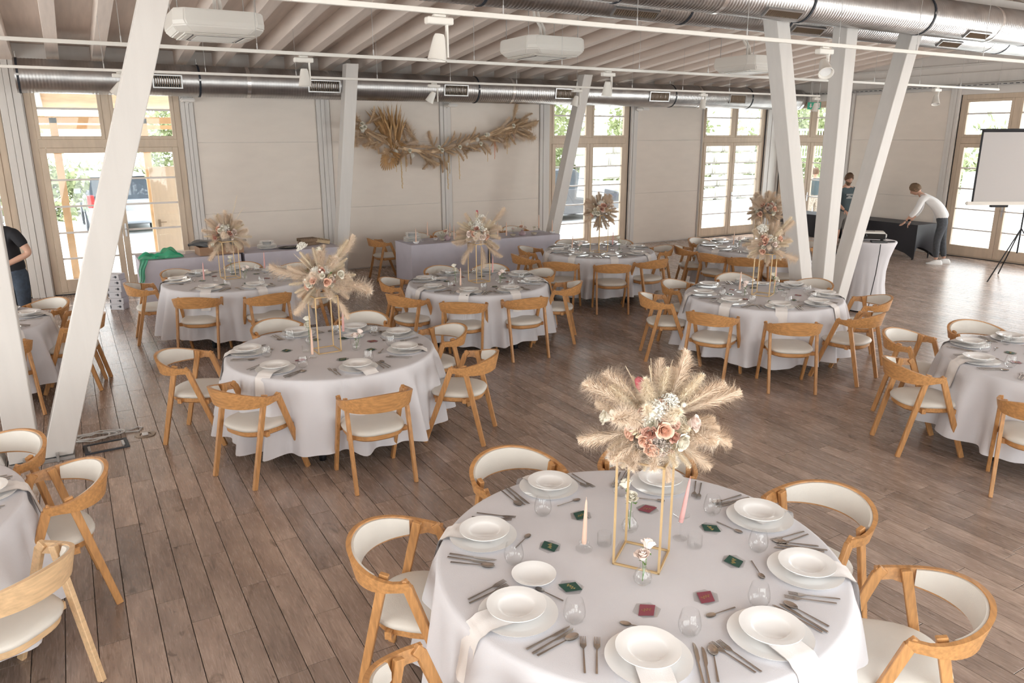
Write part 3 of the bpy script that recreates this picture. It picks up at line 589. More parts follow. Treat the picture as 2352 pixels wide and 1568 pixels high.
# ================================================================ place settings
ZC = .7515
charger = MB().lathe([(.0, .004), (.10, .004), (.112, .006), (.150, .016), (.158, .018), (.156, .015), (.112, .001), (.10, .0), (0, .0)], 40, capb=False).mesh('charger_plate', 'china', smooth=50)
soup = MB().lathe([(.0, .008), (.058, .009), (.070, .018), (.077, .022), (.100, .0255), (.118, .028), (.117, .024), (.078, .017), (.06, .002), (.05, .0), (0, .002)], 40, capb=False).mesh('soup_plate', 'china', smooth=50)
sidep = MB().lathe([(.0, .004), (.055, .004), (.064, .010), (.090, .016), (.096, .018), (.095, .014), (.06, .0), (0, .0)], 36, capb=False).mesh('side_plate', 'china', smooth=50)
def napkin_mesh(w_=.062, edge=.185, drop=.20):
    path = [(.06, .021), (-.04, .021), (-.10, .024), (-.135, .0235), (-.155, .021), (-.17, .010), (-edge+.003, .004), (-edge-.008, .0), (-edge-.018, -.012)]
    for k in range(1, 9): path.append((-edge-.02-.006*k, -.012-drop*k/8))
    n = len(path)
    def f(u, v):
        i = min(int(round(v*(n-1))), n-1); y, z = path[i]; s_ = (u-.5)*2; k = max(0, i-8)/8
        return (s_*w_*(1-.1*k)+.006*sin(i*.6)*k, y-.006*cos(s_*4+1)*k, z+.0015*cos(s_*5)*(i < 8))
    a = MB().grid(f, 8, n-1); b = MB().grid(lambda u, v: (lambda p: (p[0], p[1]+.004*(v > .6), p[2]-.0035*(v < .6)))(f(u, v)), 8, n-1)
    m_ = MB(); m_.join(a); m_.join(b); return m_.mesh('linen_napkin', 'napkin', smooth=60)
napk = napkin_mesh()
def fork_mesh():
    m_ = MB(); m_.beam((0, -.1, .004), (0, .03, .004), .008, .0025, (1, 0, 0), .005, .0025)
    m_.add([(-.0025, .03, .003), (.0025, .03, .003), (.012, .05, .0015), (.012, .062, .002), (-.012, .062, .002), (-.012, .05, .0015), (-.0025, .03, .0055), (.0025, .03, .0055), (.012, .05, .0035), (.012, .062, .004), (-.012, .062, .004), (-.012, .05, .0035)], [(0, 1, 2, 3, 4, 5), (11, 10, 9, 8, 7, 6), (0, 1, 7, 6), (1, 2, 8, 7), (2, 3, 9, 8), (3, 4, 10, 9), (4, 5, 11, 10), (5, 0, 6, 11)])
    for k in range(4): m_.beam((-.0102+.0068*k, .062, .003), (-.0095+.0063*k, .1, .006), .0032, .002, (1, 0, 0), .002, .0015)
    return m_.mesh('fork', 'steel')
def knife_mesh():
    m_ = MB(); m_.beam((0, -.11, .004), (0, .0, .004), .009, .005, (1, 0, 0), .007, .004)
    m_.prism([(-.004, 0), (.004, 0), (.009, .02), (.010, .07), (.005, .10), (-.003, .11), (-.005, .06)], .002, .0045); return m_.mesh('knife', 'steel', bev=.0006)
def spoon_mesh(s=1.0, name='spoon'):
    m_ = MB(); m_.beam((0, -.1*s, .004), (0, .04*s, .004), .009*s, .0025, (1, 0, 0), .004*s, .0025)
    def f(u, v): a = 2*pi*u; return (.019*s*v*cos(a), .068*s+.031*s*v*sin(a), .0015+.006*s*v*v)
    m_.grid(f, 14, 4, True); m_.grid(lambda u, v: (lambda p: (p[0], p[1], p[2]-.0015))(f(u, v)), 14, 4, True); return m_.mesh(name, 'steel', smooth=50)
forkm, knifem, spoonm, dspoon = fork_mesh(), knife_mesh(), spoon_mesh(), spoon_mesh(.72, 'dessert_spoon')
gl_ = MB().lathe([(.0, .001), (.024, .001), (.036, .012), (.043, .030), (.044, .045), (.040, .070), (.033, .098), (.0315, .098), (.0385, .070), (.0425, .045), (.0415, .031), (.034, .014), (.022, .006), (0, .005)], 24, capb=False).mesh('stemless_glass', 'glass', smooth=60)
hx = [(.058*cos(pi/3*k), .054*sin(pi/3*k)) for k in range(6)]
card_b = MB().prism(hx, 0, .003).mesh('acrylic_tile', 'acryl')
def card_spec(col):
    fo = MB().prism([(-.044, -.031), (.016, -.039), (.044, .026), (-.016, .039)], .0032, .0038).mesh('painted_panel', col)
    r = random.Random(5); pts = [(-.022+.0033*i, .011*sin(i*1.7)*r.uniform(.4, 1), .0043) for i in range(14)]
    sc_ = MB().tube([(a_, b_+.1*a_, c_) for a_, b_, c_ in pts], .0009, 4).mesh('lettering', 'script')
    return [('acrylic_tile', card_b), ('painted_panel', fo, None, [('lettering', sc_)])]
CG, CB = card_spec('green'), card_spec('burg')
def setting(px, py, tx, ty, d, tn, col, rg, full=True, glass=None, cardp=None, skip=()):
    a = atan2(ty-py, tx-px)-pi/2; B = T(px, py, ZC, rz=a); e = '%s place of %s' % (d, tn)
    def pl(name, spec, lab, cat, M, grp): place(name, spec, lab, cat, B @ M, grp)
    pl('charger_plate', charger, 'large white charger plate, '+e, 'plate', T(), 'charger plates')
    pl('linen_napkin', napk, 'pale napkin hanging over the edge, '+e, 'napkin', T(0, 0, 0, rz=rg.uniform(-.25, .25)), 'draped linen napkins')
    pl('soup_plate', soup, 'white rimmed soup plate on the charger, '+e, 'plate', T(rg.uniform(-.008, .008), rg.uniform(-.008, .008), .0255), 'soup plates')
    j = lambda s_=.004: rg.uniform(-s_, s_)
    sp = rg.uniform(-.02, .05)
    pl('fork', forkm, 'outer dinner fork, '+e, 'fork', T(-.215-sp*.3+j(), .01+j(.01), 0, rz=j(.06)), 'dinner forks')
    pl('fork', forkm, 'inner dinner fork, '+e, 'fork', T(-.183+j(), -.005+j(.01), 0, rz=j(.06)), 'dinner forks')
    pl('knife', knifem, 'inner table knife, '+e, 'knife', T(.180+j(), .0+j(.01), 0, rz=j(.05)), 'table knives')
    pl('knife', knifem, 'outer table knife, '+e, 'knife', T(.203+j(), -.01+j(.01), 0, rz=j(.05)), 'table knives')
    pl('spoon', spoonm, 'soup spoon beside the knives, '+e, 'spoon', T(.232+j(), .0+j(.01), 0, rz=j(.06)), 'soup spoons')
    pl('dessert_spoon', dspoon, 'small dessert spoon above the plate, '+e, 'spoon', T(-.01+j(.03), .195+j(.01), 0, rz=pi/2+j(.3)), 'dessert spoons')
    if glass is None: pl('stemless_glass', gl_, 'stemless drinking glass, '+e, 'glass', T(.145+j(.01), .165+j(.01), 0), 'stemless glasses')
    else: place('stemless_glass', gl_, 'stemless drinking glass, '+e, 'glass', T(glass[0], glass[1], ZC), 'stemless glasses')
    cs, cl_ = (CG, 'dark green') if col == 'g' else (CB, 'burgundy')
    lab = 'clear hexagonal name card with %s panel, %s' % (cl_, e)
    if cardp is None: pl('name_card', cs, lab, 'name card', T(j(.03), .31+j(.015), 0, rz=j(.4)), 'hexagonal name cards')
    else: place('name_card', cs, lab, 'name card', T(cardp[0], cardp[1], ZC, rz=a+j(.4)), 'hexagonal name cards')
T1S = [((1.472, 2.81), (1.488, 2.553), (1.697, 2.584), 'g'), ((1.311, 2.217), (1.479, 2.073), (1.597, 2.269), 'g'), ((1.581, 1.755), (1.812, 1.793), (1.767, 1.986), 'b'), ((2.061, 1.626), (2.176, 1.787), (2.032, 1.933), 'b'),
       ((2.534, 1.854), (2.495, 2.082), (2.33, 2.069), 'g'), ((2.725, 2.282), (2.565, 2.44), (2.453, 2.335), 'g'), ((2.55, 2.816), (2.298, 2.832), (2.317, 2.638), 'b'), ((2.015, 3.087), (1.833, 2.858), (1.988, 2.752), 'g')]
rg = random.Random(11); us = set(); tx, ty, tn = TABLES['T1']
for p, g_, c_, col in T1S: setting(p[0], p[1], tx, ty, dirname(us, p[0]-tx, p[1]-ty), tn, col, rg, glass=g_, cardp=c_)
T2P = [(1.179, 6.61), (1.262, 5.98), (1.856, 5.686), (2.382, 5.982), (2.533, 6.511), (2.24, 6.9), (1.723, 7.03)]
SEATS = {'T2': T2P}
for t in ('T3', 'T4', 'T5', 'T6', 'T7', 'T8', 'T9', 'T10'):
    tx, ty, tn = TABLES[t]; l = []
    angs = [atan2(y-ty, x-tx) for tt, x, y, a in CHAIRS if tt == t]
    if t == 'T7': angs += [radians(v) for v in (5, -45)]
    if t == 'T8': angs += [radians(v) for v in (45, -35)]
    if t == 'T4': pass
    if t == 'T9': angs = [radians(v) for v in (50, 5, -45, 95)]
    if t == 'T10': angs = [radians(v) for v in (48, 2, -42)]
    # spread evenly: keep at least 40 degrees between neighbours
    angs.sort(); n = len(angs)
    if t not in ('T9', 'T10', 'T7'):
        for it in range(60):
            for i in range(n):
                g0 = (angs[(i+1) % n]-angs[i]) % (2*pi)
                if g0 < radians(42): angs[(i+1) % n] += .01; angs[i] -= .01
    SEATS[t] = [(tx+.71*cos(a), ty+.71*sin(a)) for a in angs]
for t, ps in SEATS.items():
    tx, ty, tn = TABLES[t]; us = set(); rg = random.Random(hash(t[1:]) % 7 if False else int(t[1:])*13)
    for i, (x, y) in enumerate(ps): setting(x, y, tx, ty, dirname(us, x-tx, y-ty), tn, 'g' if (i+int(t[1:])) % 3 else 'b', rg)
for x, y, tn in ((1.507, 2.416, 'the foreground table, between two left places'), (2.148, 6.673, 'the left-centre table, before the back-right place'), (4.95, 8.2, 'the centre table, before the right places'), (7.45, 6.55, 'the right-centre table, before the back-right place'), (4.1, 8.95, 'the centre table, left of the gold stand')):
    place('side_plate', sidep, 'small white side plate on %s' % tn, 'plate', T(x, y, ZC), 'side plates')
ph_ = place('mobile_phone', MB().b2(-.075, .075, -.036, .036, 0, .009).mesh('mobile_phone', 'blackgloss', bev=.003), 'black mobile phone lying on the centre table beside a plate', 'phone', T(3.98, 7.86, ZC, rz=.15))
# ================================================================ botanical pieces (axis +z)
def plume(seed, L=.34, W=.095, n=1150, name='pampas_plume', mt='pampas', sw=.0019, bend=.16):
    r = random.Random(seed); m_ = MB(); bx_, by_ = r.uniform(-bend, bend), r.uniform(-bend, bend)
    sp_ = lambda t: Vector((bx_*t*t*L, by_*t*t*L, L*t))
    m_.tube([sp_(t/6) for t in range(7)], [.002, .002, .002, .002, .0018, .0014, .0008], 4, False)
    for i in range(n):
        t = .18+.81*(i/n); p = sp_(t); a = r.uniform(0, 2*pi); prof = sin(pi*min(1, (t-.15)/.85))**.6*(.35+.75*r.random())
        out_ = Vector((cos(a), sin(a), 0)); l = W*1.6*(.16+.84*prof)
        d1 = (out_*.55+Vector((0, 0, .85))).normalized(); p1 = p+d1*l*.55; p2 = p1+(out_*.8+Vector((r.uniform(-.25, .25), r.uniform(-.25, .25), .40-.6*r.random()))).normalized()*l*.55*prof
        s_ = d1.cross(out_).normalized()*sw*.5
        k = len(m_.v); m_.v += [tuple(p-s_*.6), tuple(p+s_*.6), tuple(p1-s_), tuple(p1+s_), tuple(p2)]; m_.f += [(k, k+1, k+3, k+2), (k+2, k+3, k+4)]
    return m_.mesh(name, mt)
PL = [plume(i) for i in range(3)]; PLd = [plume(i+5, mt='pampasd', sw=.003, n=700) for i in range(2)]; PLl = [plume(i+9, mt='pampasl', W=.07, n=900) for i in range(2)]
PG = [plume(41+i, mt='pampasd', W=.062, n=620, sw=.0032, bend=.42, L=.32) for i in range(3)]
PLs = plume(21, L=.34, W=.017, n=260, name='wheat_plume', mt='pampasl', bend=.05); PLds = plume(22, L=.34, W=.020, n=260, name='reed_plume', mt='pampasd', bend=.2, sw=.003)
def rose(seed, mt, r0=.033, name='rose'):
    r = random.Random(seed); m_ = MB()
    N_ = 21
    for k in range(N_):
        t = k/(N_-1); a0 = k*2.3999+r.uniform(-.15, .15); R_k = r0*(.10+.72*t**.8); H = r0*(1.12-.42*t**1.6); wd = 2.6-1.1*t; op = .02+.55*max(0, t-.35)**1.3
        def f(u, v):
            q = (2*u-1); a = a0+q*wd*.5*(.55+.45*sin(pi*min(1, .25+v*.7))); rad = R_k*(.45+.55*v**.6)+r0*op*v**3; z = -.28*r0+(H+.28*r0)*v**.85-r0*op*.55*v**5-.13*r0*q*q*v
            return (rad*cos(a), rad*sin(a), z)
        m_.grid(f, 5, 4)
    m_.lathe([(0, -.3*r0), (.35*r0, -.1*r0), (.3*r0, .5*r0), (0, .7*r0)], 8, capb=False)
    return m_.mesh(name, mt, smooth=70)
RS = {k: [rose(i, k) for i in range(2)] for k in ('rosep', 'rosew', 'roseb', 'rosed')}
def fluffball(n, R, mt, name, seed=1, dot=.0045, flat=.7):
    r = random.Random(seed); m_ = MB()
    for i in range(n):
        d = Vector((r.gauss(0, 1), r.gauss(0, 1), abs(r.gauss(0, 1))*flat+.1)).normalized()*R*r.uniform(.45, 1)
        u = Vector((r.uniform(-1, 1), r.uniform(-1, 1), r.uniform(-1, 1))).normalized(); v_ = u.cross(d).normalized(); w_ = u.cross(v_)
        m_.add([d+u*dot, d+v_*dot, d+w_*dot, d-(u+v_+w_)*dot*.6], [(0, 1, 2), (0, 1, 3), (1, 2, 3), (0, 2, 3)])
        if i % 6 == 0: m_.tube([(0, 0, 0), d], .0008, 3, False)
    return m_.mesh(name, mt)
LIMO = fluffball(420, .075, 'limo', 'limonium_sprig'); BLE = fluffball(260, .06, 'bleach', 'bleached_sprig', 2, .0075, 1.6); LIMOs = fluffball(160, .05, 'limo', 'limonium_sprig', 3, .006)
def fan(R, nb, sweep, mt, name, tip=.1, loose=0, seed=1):
    r = random.Random(seed); m_ = MB()
    for i in range(nb):
        a = -sweep/2+sweep*i/(nb-1); l = R*(1-.25*abs(2*i/(nb-1)-1)**2)*r.uniform(.93, 1.04); da = sweep/(nb-1)*.55
        l2 = l*(1-tip)
        pts_ = [(0, 0, 0), (sin(a-da)*l2*.6, .004, cos(a-da)*l2*.6), (sin(a)*l2*.6, -.006, cos(a)*l2*.6), (sin(a+da)*l2*.6, .004, cos(a+da)*l2*.6), (sin(a-da*.6)*l2, .003, cos(a-da*.6)*l2), (sin(a)*l+r.uniform(-loose, loose), r.uniform(-loose, loose), cos(a)*l), (sin(a+da*.6)*l2, .003, cos(a+da*.6)*l2)]
        m_.add(pts_, [(0, 1, 2), (0, 2, 3), (1, 4, 5, 2), (2, 5, 6, 3)])
    m_.tube([(0, 0, -.08), (0, 0, 0)], .003, 5)
    return m_.mesh(name, mt)
FANP = fan(.13, 13, 1.7, 'palmp', 'palm_fan'); FANB = fan(.72, 26, .78, 'palm', 'palm_fan', .35, .06); FANR = fan(.24, 17, 2.6, 'palm', 'palm_fan')
BUN = plume(31, L=.10, W=.016, n=150, name='bunny_tail', mt='pampasl', bend=.05)
BUD = MB().lathe([(0, -.016), (.012, -.010), (.016, .0), (.013, .010), (0, .015)], 10, capb=False).mesh('craspedia', 'rosew', smooth=60)
STEM = MB().tube([(0, 0, -.16), (.003, 0, 0)], .0022, 5).add([(0, 0, -.05), (.02, .01, -.03), (.045, 0, -.02), (.02, -.012, -.035)], [(0, 1, 2, 3)]).mesh('stem', 'leaf')
PRO = MB().lathe([(0, -.02), (.014, -.01), (.020, .02), (.016, .05), (.006, .058), (0, .04)], 10, capb=False, mod=lambda a, i: 1+.15*sin(5*a)).mesh('protea', 'red', smooth=50)
AMA = MB()
for i_ in range(70): t_ = i_/70; q_ = Vector((RNG.uniform(-.008, .008), RNG.uniform(-.008, .008), t_*.3)); AMA.add([q_, q_+Vector((.006, 0, .008)), q_+Vector((0, .006, .012))], [(0, 1, 2)])
AMA.tube([(0, 0, 0), (0, 0, .3)], .0025, 4)
COR = MB().join(AMA).mesh('coral_strand', 'coral'); AMA = AMA.mesh('amaranth_strand', 'amber')
def bouquet(label, x, y, z, seed, s=1.0, lo=False, dense=1.0, specs=None):
    r = random.Random(seed); o = link('flower_arrangement', None, None, T(x, y, z, s=s)); tag(o, label, 'flowers', 'tall dried flower arrangements')
    link('floral_foam', MB().lathe([(0, -.05), (.05, -.045), (.06, 0), (.05, .045), (0, .05)], 16, capb=False).mesh('floral_foam', 'pampasd', smooth=50), o)
    # in camera-like axes: right R_, up Z_, towards viewer V_
    R_ = Vector((cos(YAW), -sin(YAW), 0)); V_ = Vector((-sin(YAW), -cos(YAW), 0)); Z_ = Vector((0, 0, 1))
    def put(me, a, e, dist, sc=1.0, axis=None, roll=None):
        # a: angle in the picture plane (0 right, 90 up), e: lean towards the viewer
        d = (R_*cos(radians(a))+Z_*sin(radians(a)))*cos(radians(e))+V_*sin(radians(e))
        link(me.name.split('.')[0], me, o, aim(d*dist, axis or d, r.uniform(0, 6.28) if roll is None else roll, sc))
    PP = PL+PLl if not lo else PLd[:1]+PL+PL
    if specs:
        for me, a, e, dist, sc in specs: put(me, a, e, dist, sc)
    nb = int(17*dense)
    for i in range(nb):
        a = -35+250*i/(nb-1)+r.uniform(-10, 10); put(r.choice(PP), a, r.uniform(-30, 35), .04, r.uniform(.50, .70) if lo else r.uniform(.62, .82))
    for i in range(int(7*dense)): put(r.choice(PP), r.uniform(0, 180), r.uniform(-80, -20), .03, r.uniform(.5, .75))
    for i in range(int(5*dense)): put(r.choice(PP), r.choice([-60, -95, -120, -40, -140])+r.uniform(-12, 12), r.uniform(0, 40), .03, r.uniform(.5, .7))
    for i in range(5): put(PLs, 40+100*r.random(), r.uniform(-20, 30), .05, r.uniform(.6, .85))
    for k, nn in (('rosew', 5), ('roseb', 3), ('rosep', 4), ('rosed', 2)):
        for i in range(nn):
            me = r.choice(RS[k]); put(me, r.uniform(-30, 210), r.uniform(15, 75), r.uniform(.105, .15), r.uniform(.8, 1.15))
    for i in range(int(5*dense)): put(PL[i % 3] if not lo else PG[i % 3], r.uniform(0, 360), r.uniform(35, 85), .0, r.uniform(.40, .55))
    for i in range(6): put(LIMO, r.uniform(150, 300) if i < 3 else r.uniform(-60, 60), r.uniform(20, 70), .05, r.uniform(.7, 1.0))
    for i in range(2): put(BLE, r.uniform(50, 130), r.uniform(10, 50), .11, r.uniform(.7, 1.0))
    for i in range(2): put(FANP, r.uniform(-20, 200), r.uniform(20, 50), .06, r.uniform(.8, 1.0))
    for i in range(4): put(BUD, r.uniform(0, 180), r.uniform(10, 60), r.uniform(.15, .2), r.uniform(.6, 1))
    for i in range(3): put(STEM, r.uniform(30, 150), r.uniform(0, 50), .17, .7)
    return o
# T1: the detailed foreground bouquet
P1_ = [(RS['rosew'][0], -105, 60, .15, 1.0), (LIMO, 235, 55, .10, 1.1), (LIMO, -95, 60, .12, 1.0), (PLl[1], -62, 50, .03, .62), (PL[2], -100, 55, .03, .6), (PL[0], -75, 25, .04, .7), (PL[1], 225, 35, .04, .65), (RS['rosed'][1], 40, 60, .15, .9), (BLE, 70, 25, .16, .8), (PLl[0], 118, 45, .03, .6), (PLl[1], 60, 48, .03, .62), (PL[0], 143, 0, .05, 1.02), (PLl[0], 137, 8, .06, .72), (PL[1], 128, -5, .06, .85), (PL[2], 62, 0, .06, .95), (PLl[1], 55, 15, .06, .85), (PL[0], 40, 8, .07, .9), (PL[1], 27, 0, .06, 1.05), (PL[2], 8, 10, .05, .72), (PL[0], -8, 5, .06, .9), (PL[1], -38, 10, .05, .8), (PLl[0], -48, 25, .05, .62),
       (PL[2], 196, 5, .05, .95), (PL[0], 205, 20, .04, .7), (PLl[1], 105, 20, .05, .72), (PLl[0], 85, 10, .05, .75), (PL[1], 155, 40, .02, .6), (PL[2], 75, 55, .0, .55), (PLl[0], 20, 50, .0, .6),
       (PRO, 112, 10, .21, 1.2), (BUN, 97, 0, .22, .8), (BUN, 128, 0, .22, .75), (BUN, 139, 5, .25, .7), (BUN, 85, 10, .19, .7), (BLE, 96, 40, .12, 1.1), (RS['rosep'][0], 75, 78, .165, 1.25), (RS['rosep'][1], 245, 60, .15, 1.25), (RS['rosew'][0], -20, 52, .16, 1.4), (RS['roseb'][0], 18, 35, .19, 1.3), (RS['rosew'][1], 170, 5, .24, 1.15), (RS['rosed'][0], 172, 70, .13, 1.1), (RS['rosed'][1], 128, 35, .14, .8),
       (RS['roseb'][1], -88, 55, .155, .8), (RS['rosep'][0], -62, 45, .15, .75), (RS['rosed'][0], 215, 60, .15, .7), (BUD, 163, 5, .20, 1.1), (BUD, 160, 10, .235, .9), (FANP, 175, 40, .04, 1.15), (FANP, 8, 42, .05, 1.2), (FANP, -20, 40, .05, 1.0), (LIMO, 215, 45, .07, 1.1), (LIMO, 245, 30, .11, 1.1), (LIMO, 200, 55, .06, .9), (LIMO, 262, 20, .15, .9), (STEM, 166, 10, .2, .8), (STEM, 20, 40, .14, .6)]
def stand(x, y, rz, h, label, s=.10, zb=ZC):
    o = link('brass_stand', None, None, T(x, y, zb, rz=rz)); tag(o, label, 'flower stand', 'brass flower stands'); t = .0045
    m_ = MB()
    for z in (t, h-t): 
        for k in range(4): m_.xf(Matrix.Rotation(pi/2, 4, 'Z')); m_.b2(-s-t, s+t, -s-t, -s+t, z-t, z+t)
    link('square_frames', m_.mesh('square_frames', 'gold', bev=.0008), o)
    pm_ = MB().b2(-t, t, -t, t, t*2, h-t*2).mesh('upright', 'gold')
    for i in (-1, 1):
        for j in (-1, 1): link('upright', pm_, o, T(i*s, j*s, 0))
    link('top_plate', MB().b2(-s, s, -s, s, h-t, h-t+.002).mesh('top_plate', 'glass'), o)
CEN = [('T1', 2.0, 2.30, radians(36), .50, 'the foreground table'), ('T2', 1.79, 6.35, radians(2), .50, 'the left-centre table'), ('T3', 4.47, 8.555, radians(4), .50, 'the centre table'),
       ('T4', 1.733, 10.467, radians(8), .50, 'the far left table'), ('T5', 7.366, 9.876, radians(10), .60, 'the far table before the car window'), ('T6', 6.972, 6.093, radians(26), .50, 'the right-centre table'), ('T8', 10.08, 8.92, radians(-20), .55, 'the farthest table')]
desc = {'T1': 'big blush and cream bouquet of pampas and peach roses in the foreground', 'T2': 'beige pampas bouquet with one white rose standing up, left-centre table', 'T3': 'white and cream bouquet with drooping pampas on the centre table', 'T4': 'pampas bouquet with ivory and dusty roses on the far left table', 'T5': 'tan pampas bouquet high against the bright car window', 'T6': 'bouquet with coral roses and one tall plume on the right-centre table', 'T8': 'small brown-toned bouquet behind and above the right-centre one'}
BZ = {'T1': .155, 'T2': .14, 'T3': .13, 'T4': .10, 'T5': .13, 'T6': .10, 'T8': .13}
for k, x, y, a, h, tn in CEN:
    stand(x, y, a, h, 'slim square brass flower stand on %s' % tn)
    z = ZC+h
    if k == 'T1': bouquet(desc[k], x+.03, y-.01, z+.135, 41, .87, dense=.75, specs=P1_)
    elif k == 'T2': bouquet(desc[k], x, y, z+.135, 52, .93, dense=1.5, specs=[(RS['rosew'][0], 88, 10, .27, 1.2), (STEM, 88, 10, .26, 1), (BLE, 118, 0, .32, 1.0), (PL[0], -8, 10, .1, 1.15), (PL[1], 172, 0, .1, 1.1), (PL[2], -55, 0, .1, .95), (PL[0], 232, 0, .1, .9), (PLl[0], 55, 0, .1, 1.0), (PL[1], 48, -10, .12, 1.1), (RS['rosep'][0], 0, 60, .16, 1.2), (RS['rosew'][1], 18, 30, .24, 1.2)])
    elif k == 'T3': bouquet(desc[k], x, y, z+.10, 63, .98, dense=1.4, specs=[(BLE, 85, 20, .13, 1.5), (BLE, 80, 10, .2, 1.3), (PRO, 93, 0, .27, .9), (RS['rosew'][0], 120, 30, .2, 1.2), (RS['roseb'][0], 165, 50, .17, 1.2), (RS['rosep'][0], 150, 65, .13, 1.2), (PL[0], 40, -10, .14, 1.0), (PL[1], -75, 10, .08, 1.0), (PL[2], -50, 10, .1, .9), (PL[0], 235, 10, .08, 1.0), (PL[1], 200, 10, .08, .8)])
    elif k == 'T4': bouquet(desc[k], x, y, z+.07, 74, 1.0, dense=1.5, specs=[(PLs, 68, 0, .15, 1.2), (PLs, 55, 0, .15, .9), (PL[1], 235, 10, .08, .95), (RS['rosew'][0], 110, 60, .15, 1), (RS['rosed'][0], 190, 50, .15, 1.1), (RS['rosew'][1], 215, 30, .2, 1.1), (RS['roseb'][0], 20, 30, .16, 1.2)])
    elif k == 'T5': bouquet(desc[k], x, y, z+.05, 85, 1.15, lo=True, dense=1.7)
    elif k == 'T6': bouquet(desc[k], x, y, z+.09, 96, .93, dense=1.4, specs=[(PLl[0], 50, 0, .10, 1.0), (PL[0], 42, 0, .10, .95), (RS['rosep'][0], 130, 50, .15, 1.2), (RS['rosep'][1], 40, 40, .18, 1.2), (RS['rosep'][0], 215, 50, .16, 1.2), (PL[1], -30, 0, .1, 1.0), (BLE, 115, 10, .2, 1.4)])
    elif k == 'T8': bouquet(desc[k], x, y, z+.06, 107, 1.25, lo=True, dense=1.5, specs=[(RS['rosep'][0], 20, 60, .15, 1.2), (RS['rosep'][1], 200, 50, .15, 1.1)])
# ================================================================ candles, tealights, vases
def candle(h, mt, n='taper_candle', r0=.0115): return MB().lathe([(r0*.9, 0), (r0, .02), (r0*.75, h*.6), (r0*.42, h*.93), (.002, h), (.0008, h), (.0008, h+.012)], 14, capt=True).mesh(n, mt, smooth=50)
HOLD = MB().lathe([(0, .0), (.037, .0), (.039, .008), (.026, .016), (.022, .024), (.027, .034), (.024, .042), (.014, .046), (.013, .030), (0, .030)], 20, capb=False).mesh('glass_holder', 'glass', smooth=40)
STG = MB().lathe([(0, .0), (.033, .001), (.034, .004), (.004, .009), (.0035, .075), (.012, .082), (.014, .105), (.038, .120), (.039, .128), (.036, .122), (.012, .108), (0, .085)], 22, capb=False).mesh('stemmed_holder', 'glass', smooth=40)
TEA = MB().lathe([(0, .001), (.030, .001), (.033, .012), (.033, .062), (.0305, .062), (.0305, .008), (0, .008)], 48, capb=False, mod=lambda a, i: 1+(.05*sin(12*a) if 1 < i < 4 else 0)).mesh('ribbed_tealight_glass', 'glass', smooth=60)
VAS = MB().lathe([(0, .001), (.022, .001), (.036, .014), (.040, .032), (.032, .055), (.016, .072), (.012, .095), (.017, .104), (.0155, .104), (.0105, .095), (.014, .073), (.030, .054), (.0375, .032), (.034, .016), (0, .006)], 22, capb=False, mod=lambda a, i: 1+.02*sin(10*a)).mesh('bud_vase', 'glass', smooth=60)
CP, CK = candle(.22, 'peach'), candle(.22, 'pink')
GST = lambda a, b: MB().tube([a, ((a[0]+b[0])/2+.004, (a[1]+b[1])/2, (a[2]+b[2])/2), b], .0018, 5).mesh('stem', 'leaf')
SEP = MB().add([(0, 0, 0), (.02, .006, -.008), (.03, 0, .004), (.02, -.006, -.008), (-.018, .008, -.006), (-.028, 0, -.012), (-.018, -.006, -.004)], [(0, 1, 2, 3), (0, 4, 5, 6)]).mesh('sepal', 'leaf')
def vase(x, y, tn, lab, fl_, r_):
    o = link('bud_vase', None, None, T(x, y, ZC, rz=r_)); tag(o, '%s on %s' % (lab, tn), 'vase', 'glass bud vases with roses'); link('glass_body', VAS, o)
    for i, (fx, fy, fz, me) in enumerate(fl_):
        link('stem', GST((0, 0, .012), (fx, fy, fz)), o); d = Vector((fx*1.2, fy*1.2, .06)); link('rose', me, o, aim((fx, fy, fz+.01), d, i, 1.0)); link('sepal', SEP, o, aim((fx, fy, fz-.008), d, i))
offs = [((-.19, .18), 'c1'), ((.26, .03), 'c2'), ((-.085, .17), 't1'), ((.27, -.05), 't2'), ((-.13, -.16), 'v1'), ((.10, .21), 'v2')]
PP_ = {'T1': dict(c1=(1.819, 2.487), c2=(2.262, 2.339), t1=(1.922, 2.471), t2=(2.27, 2.250), v1=(1.874, 2.142), v2=(2.103, 2.512)),
       'T2': dict(c1=(1.62, 6.18), c2=(2.03, 6.60), t1=(1.62, 6.38), t2=(2.06, 6.40), v1=(2.02, 6.22), v2=(1.72, 6.62)),
       'T3': dict(c1=(4.16, 8.46), c2=(4.80, 8.80), t1=(4.25, 8.62), t2=(4.78, 8.62), v1=(4.70, 8.42), v2=(4.22, 8.72)),
       'T4': dict(c1=(1.44, 10.55), c2=(2.25, 10.72), t1=(1.57, 10.5), t2=(2.28, 10.55), v1=(1.93, 10.47), v2=(1.86, 10.95)),
       'T5': dict(c1=(7.35, 10.55), c2=(7.95, 10.25), t1=(7.5, 9.9), t2=(7.8, 9.95), v1=(7.25, 10.2), v2=(7.9, 10.0)),
       'T6': dict(c1=(7.08, 6.55), c2=(7.42, 6.32), t1=(7.33, 6.10), t2=(7.5, 6.2), v1=(6.93, 6.33), v2=(7.35, 6.25)),
       'T8': dict(c1=(9.7, 9.2), c2=(10.15, 8.85), t1=(9.75, 8.9), t2=(10.1, 9.1), v1=(9.68, 9.05), v2=(10.2, 9.2)),
       'T7': dict(c1=(6.95, 3.15), c2=(7.2, 2.9), t1=(6.85, 3.05), t2=(7.2, 3.05), v1=(6.9, 2.75), v2=(7.15, 3.15))}
SH = {'T3': (-.09, -.17), 'T4': (-.056, -.207), 'T5': (-.28, -.34), 'T6': (-.235, -.21)}
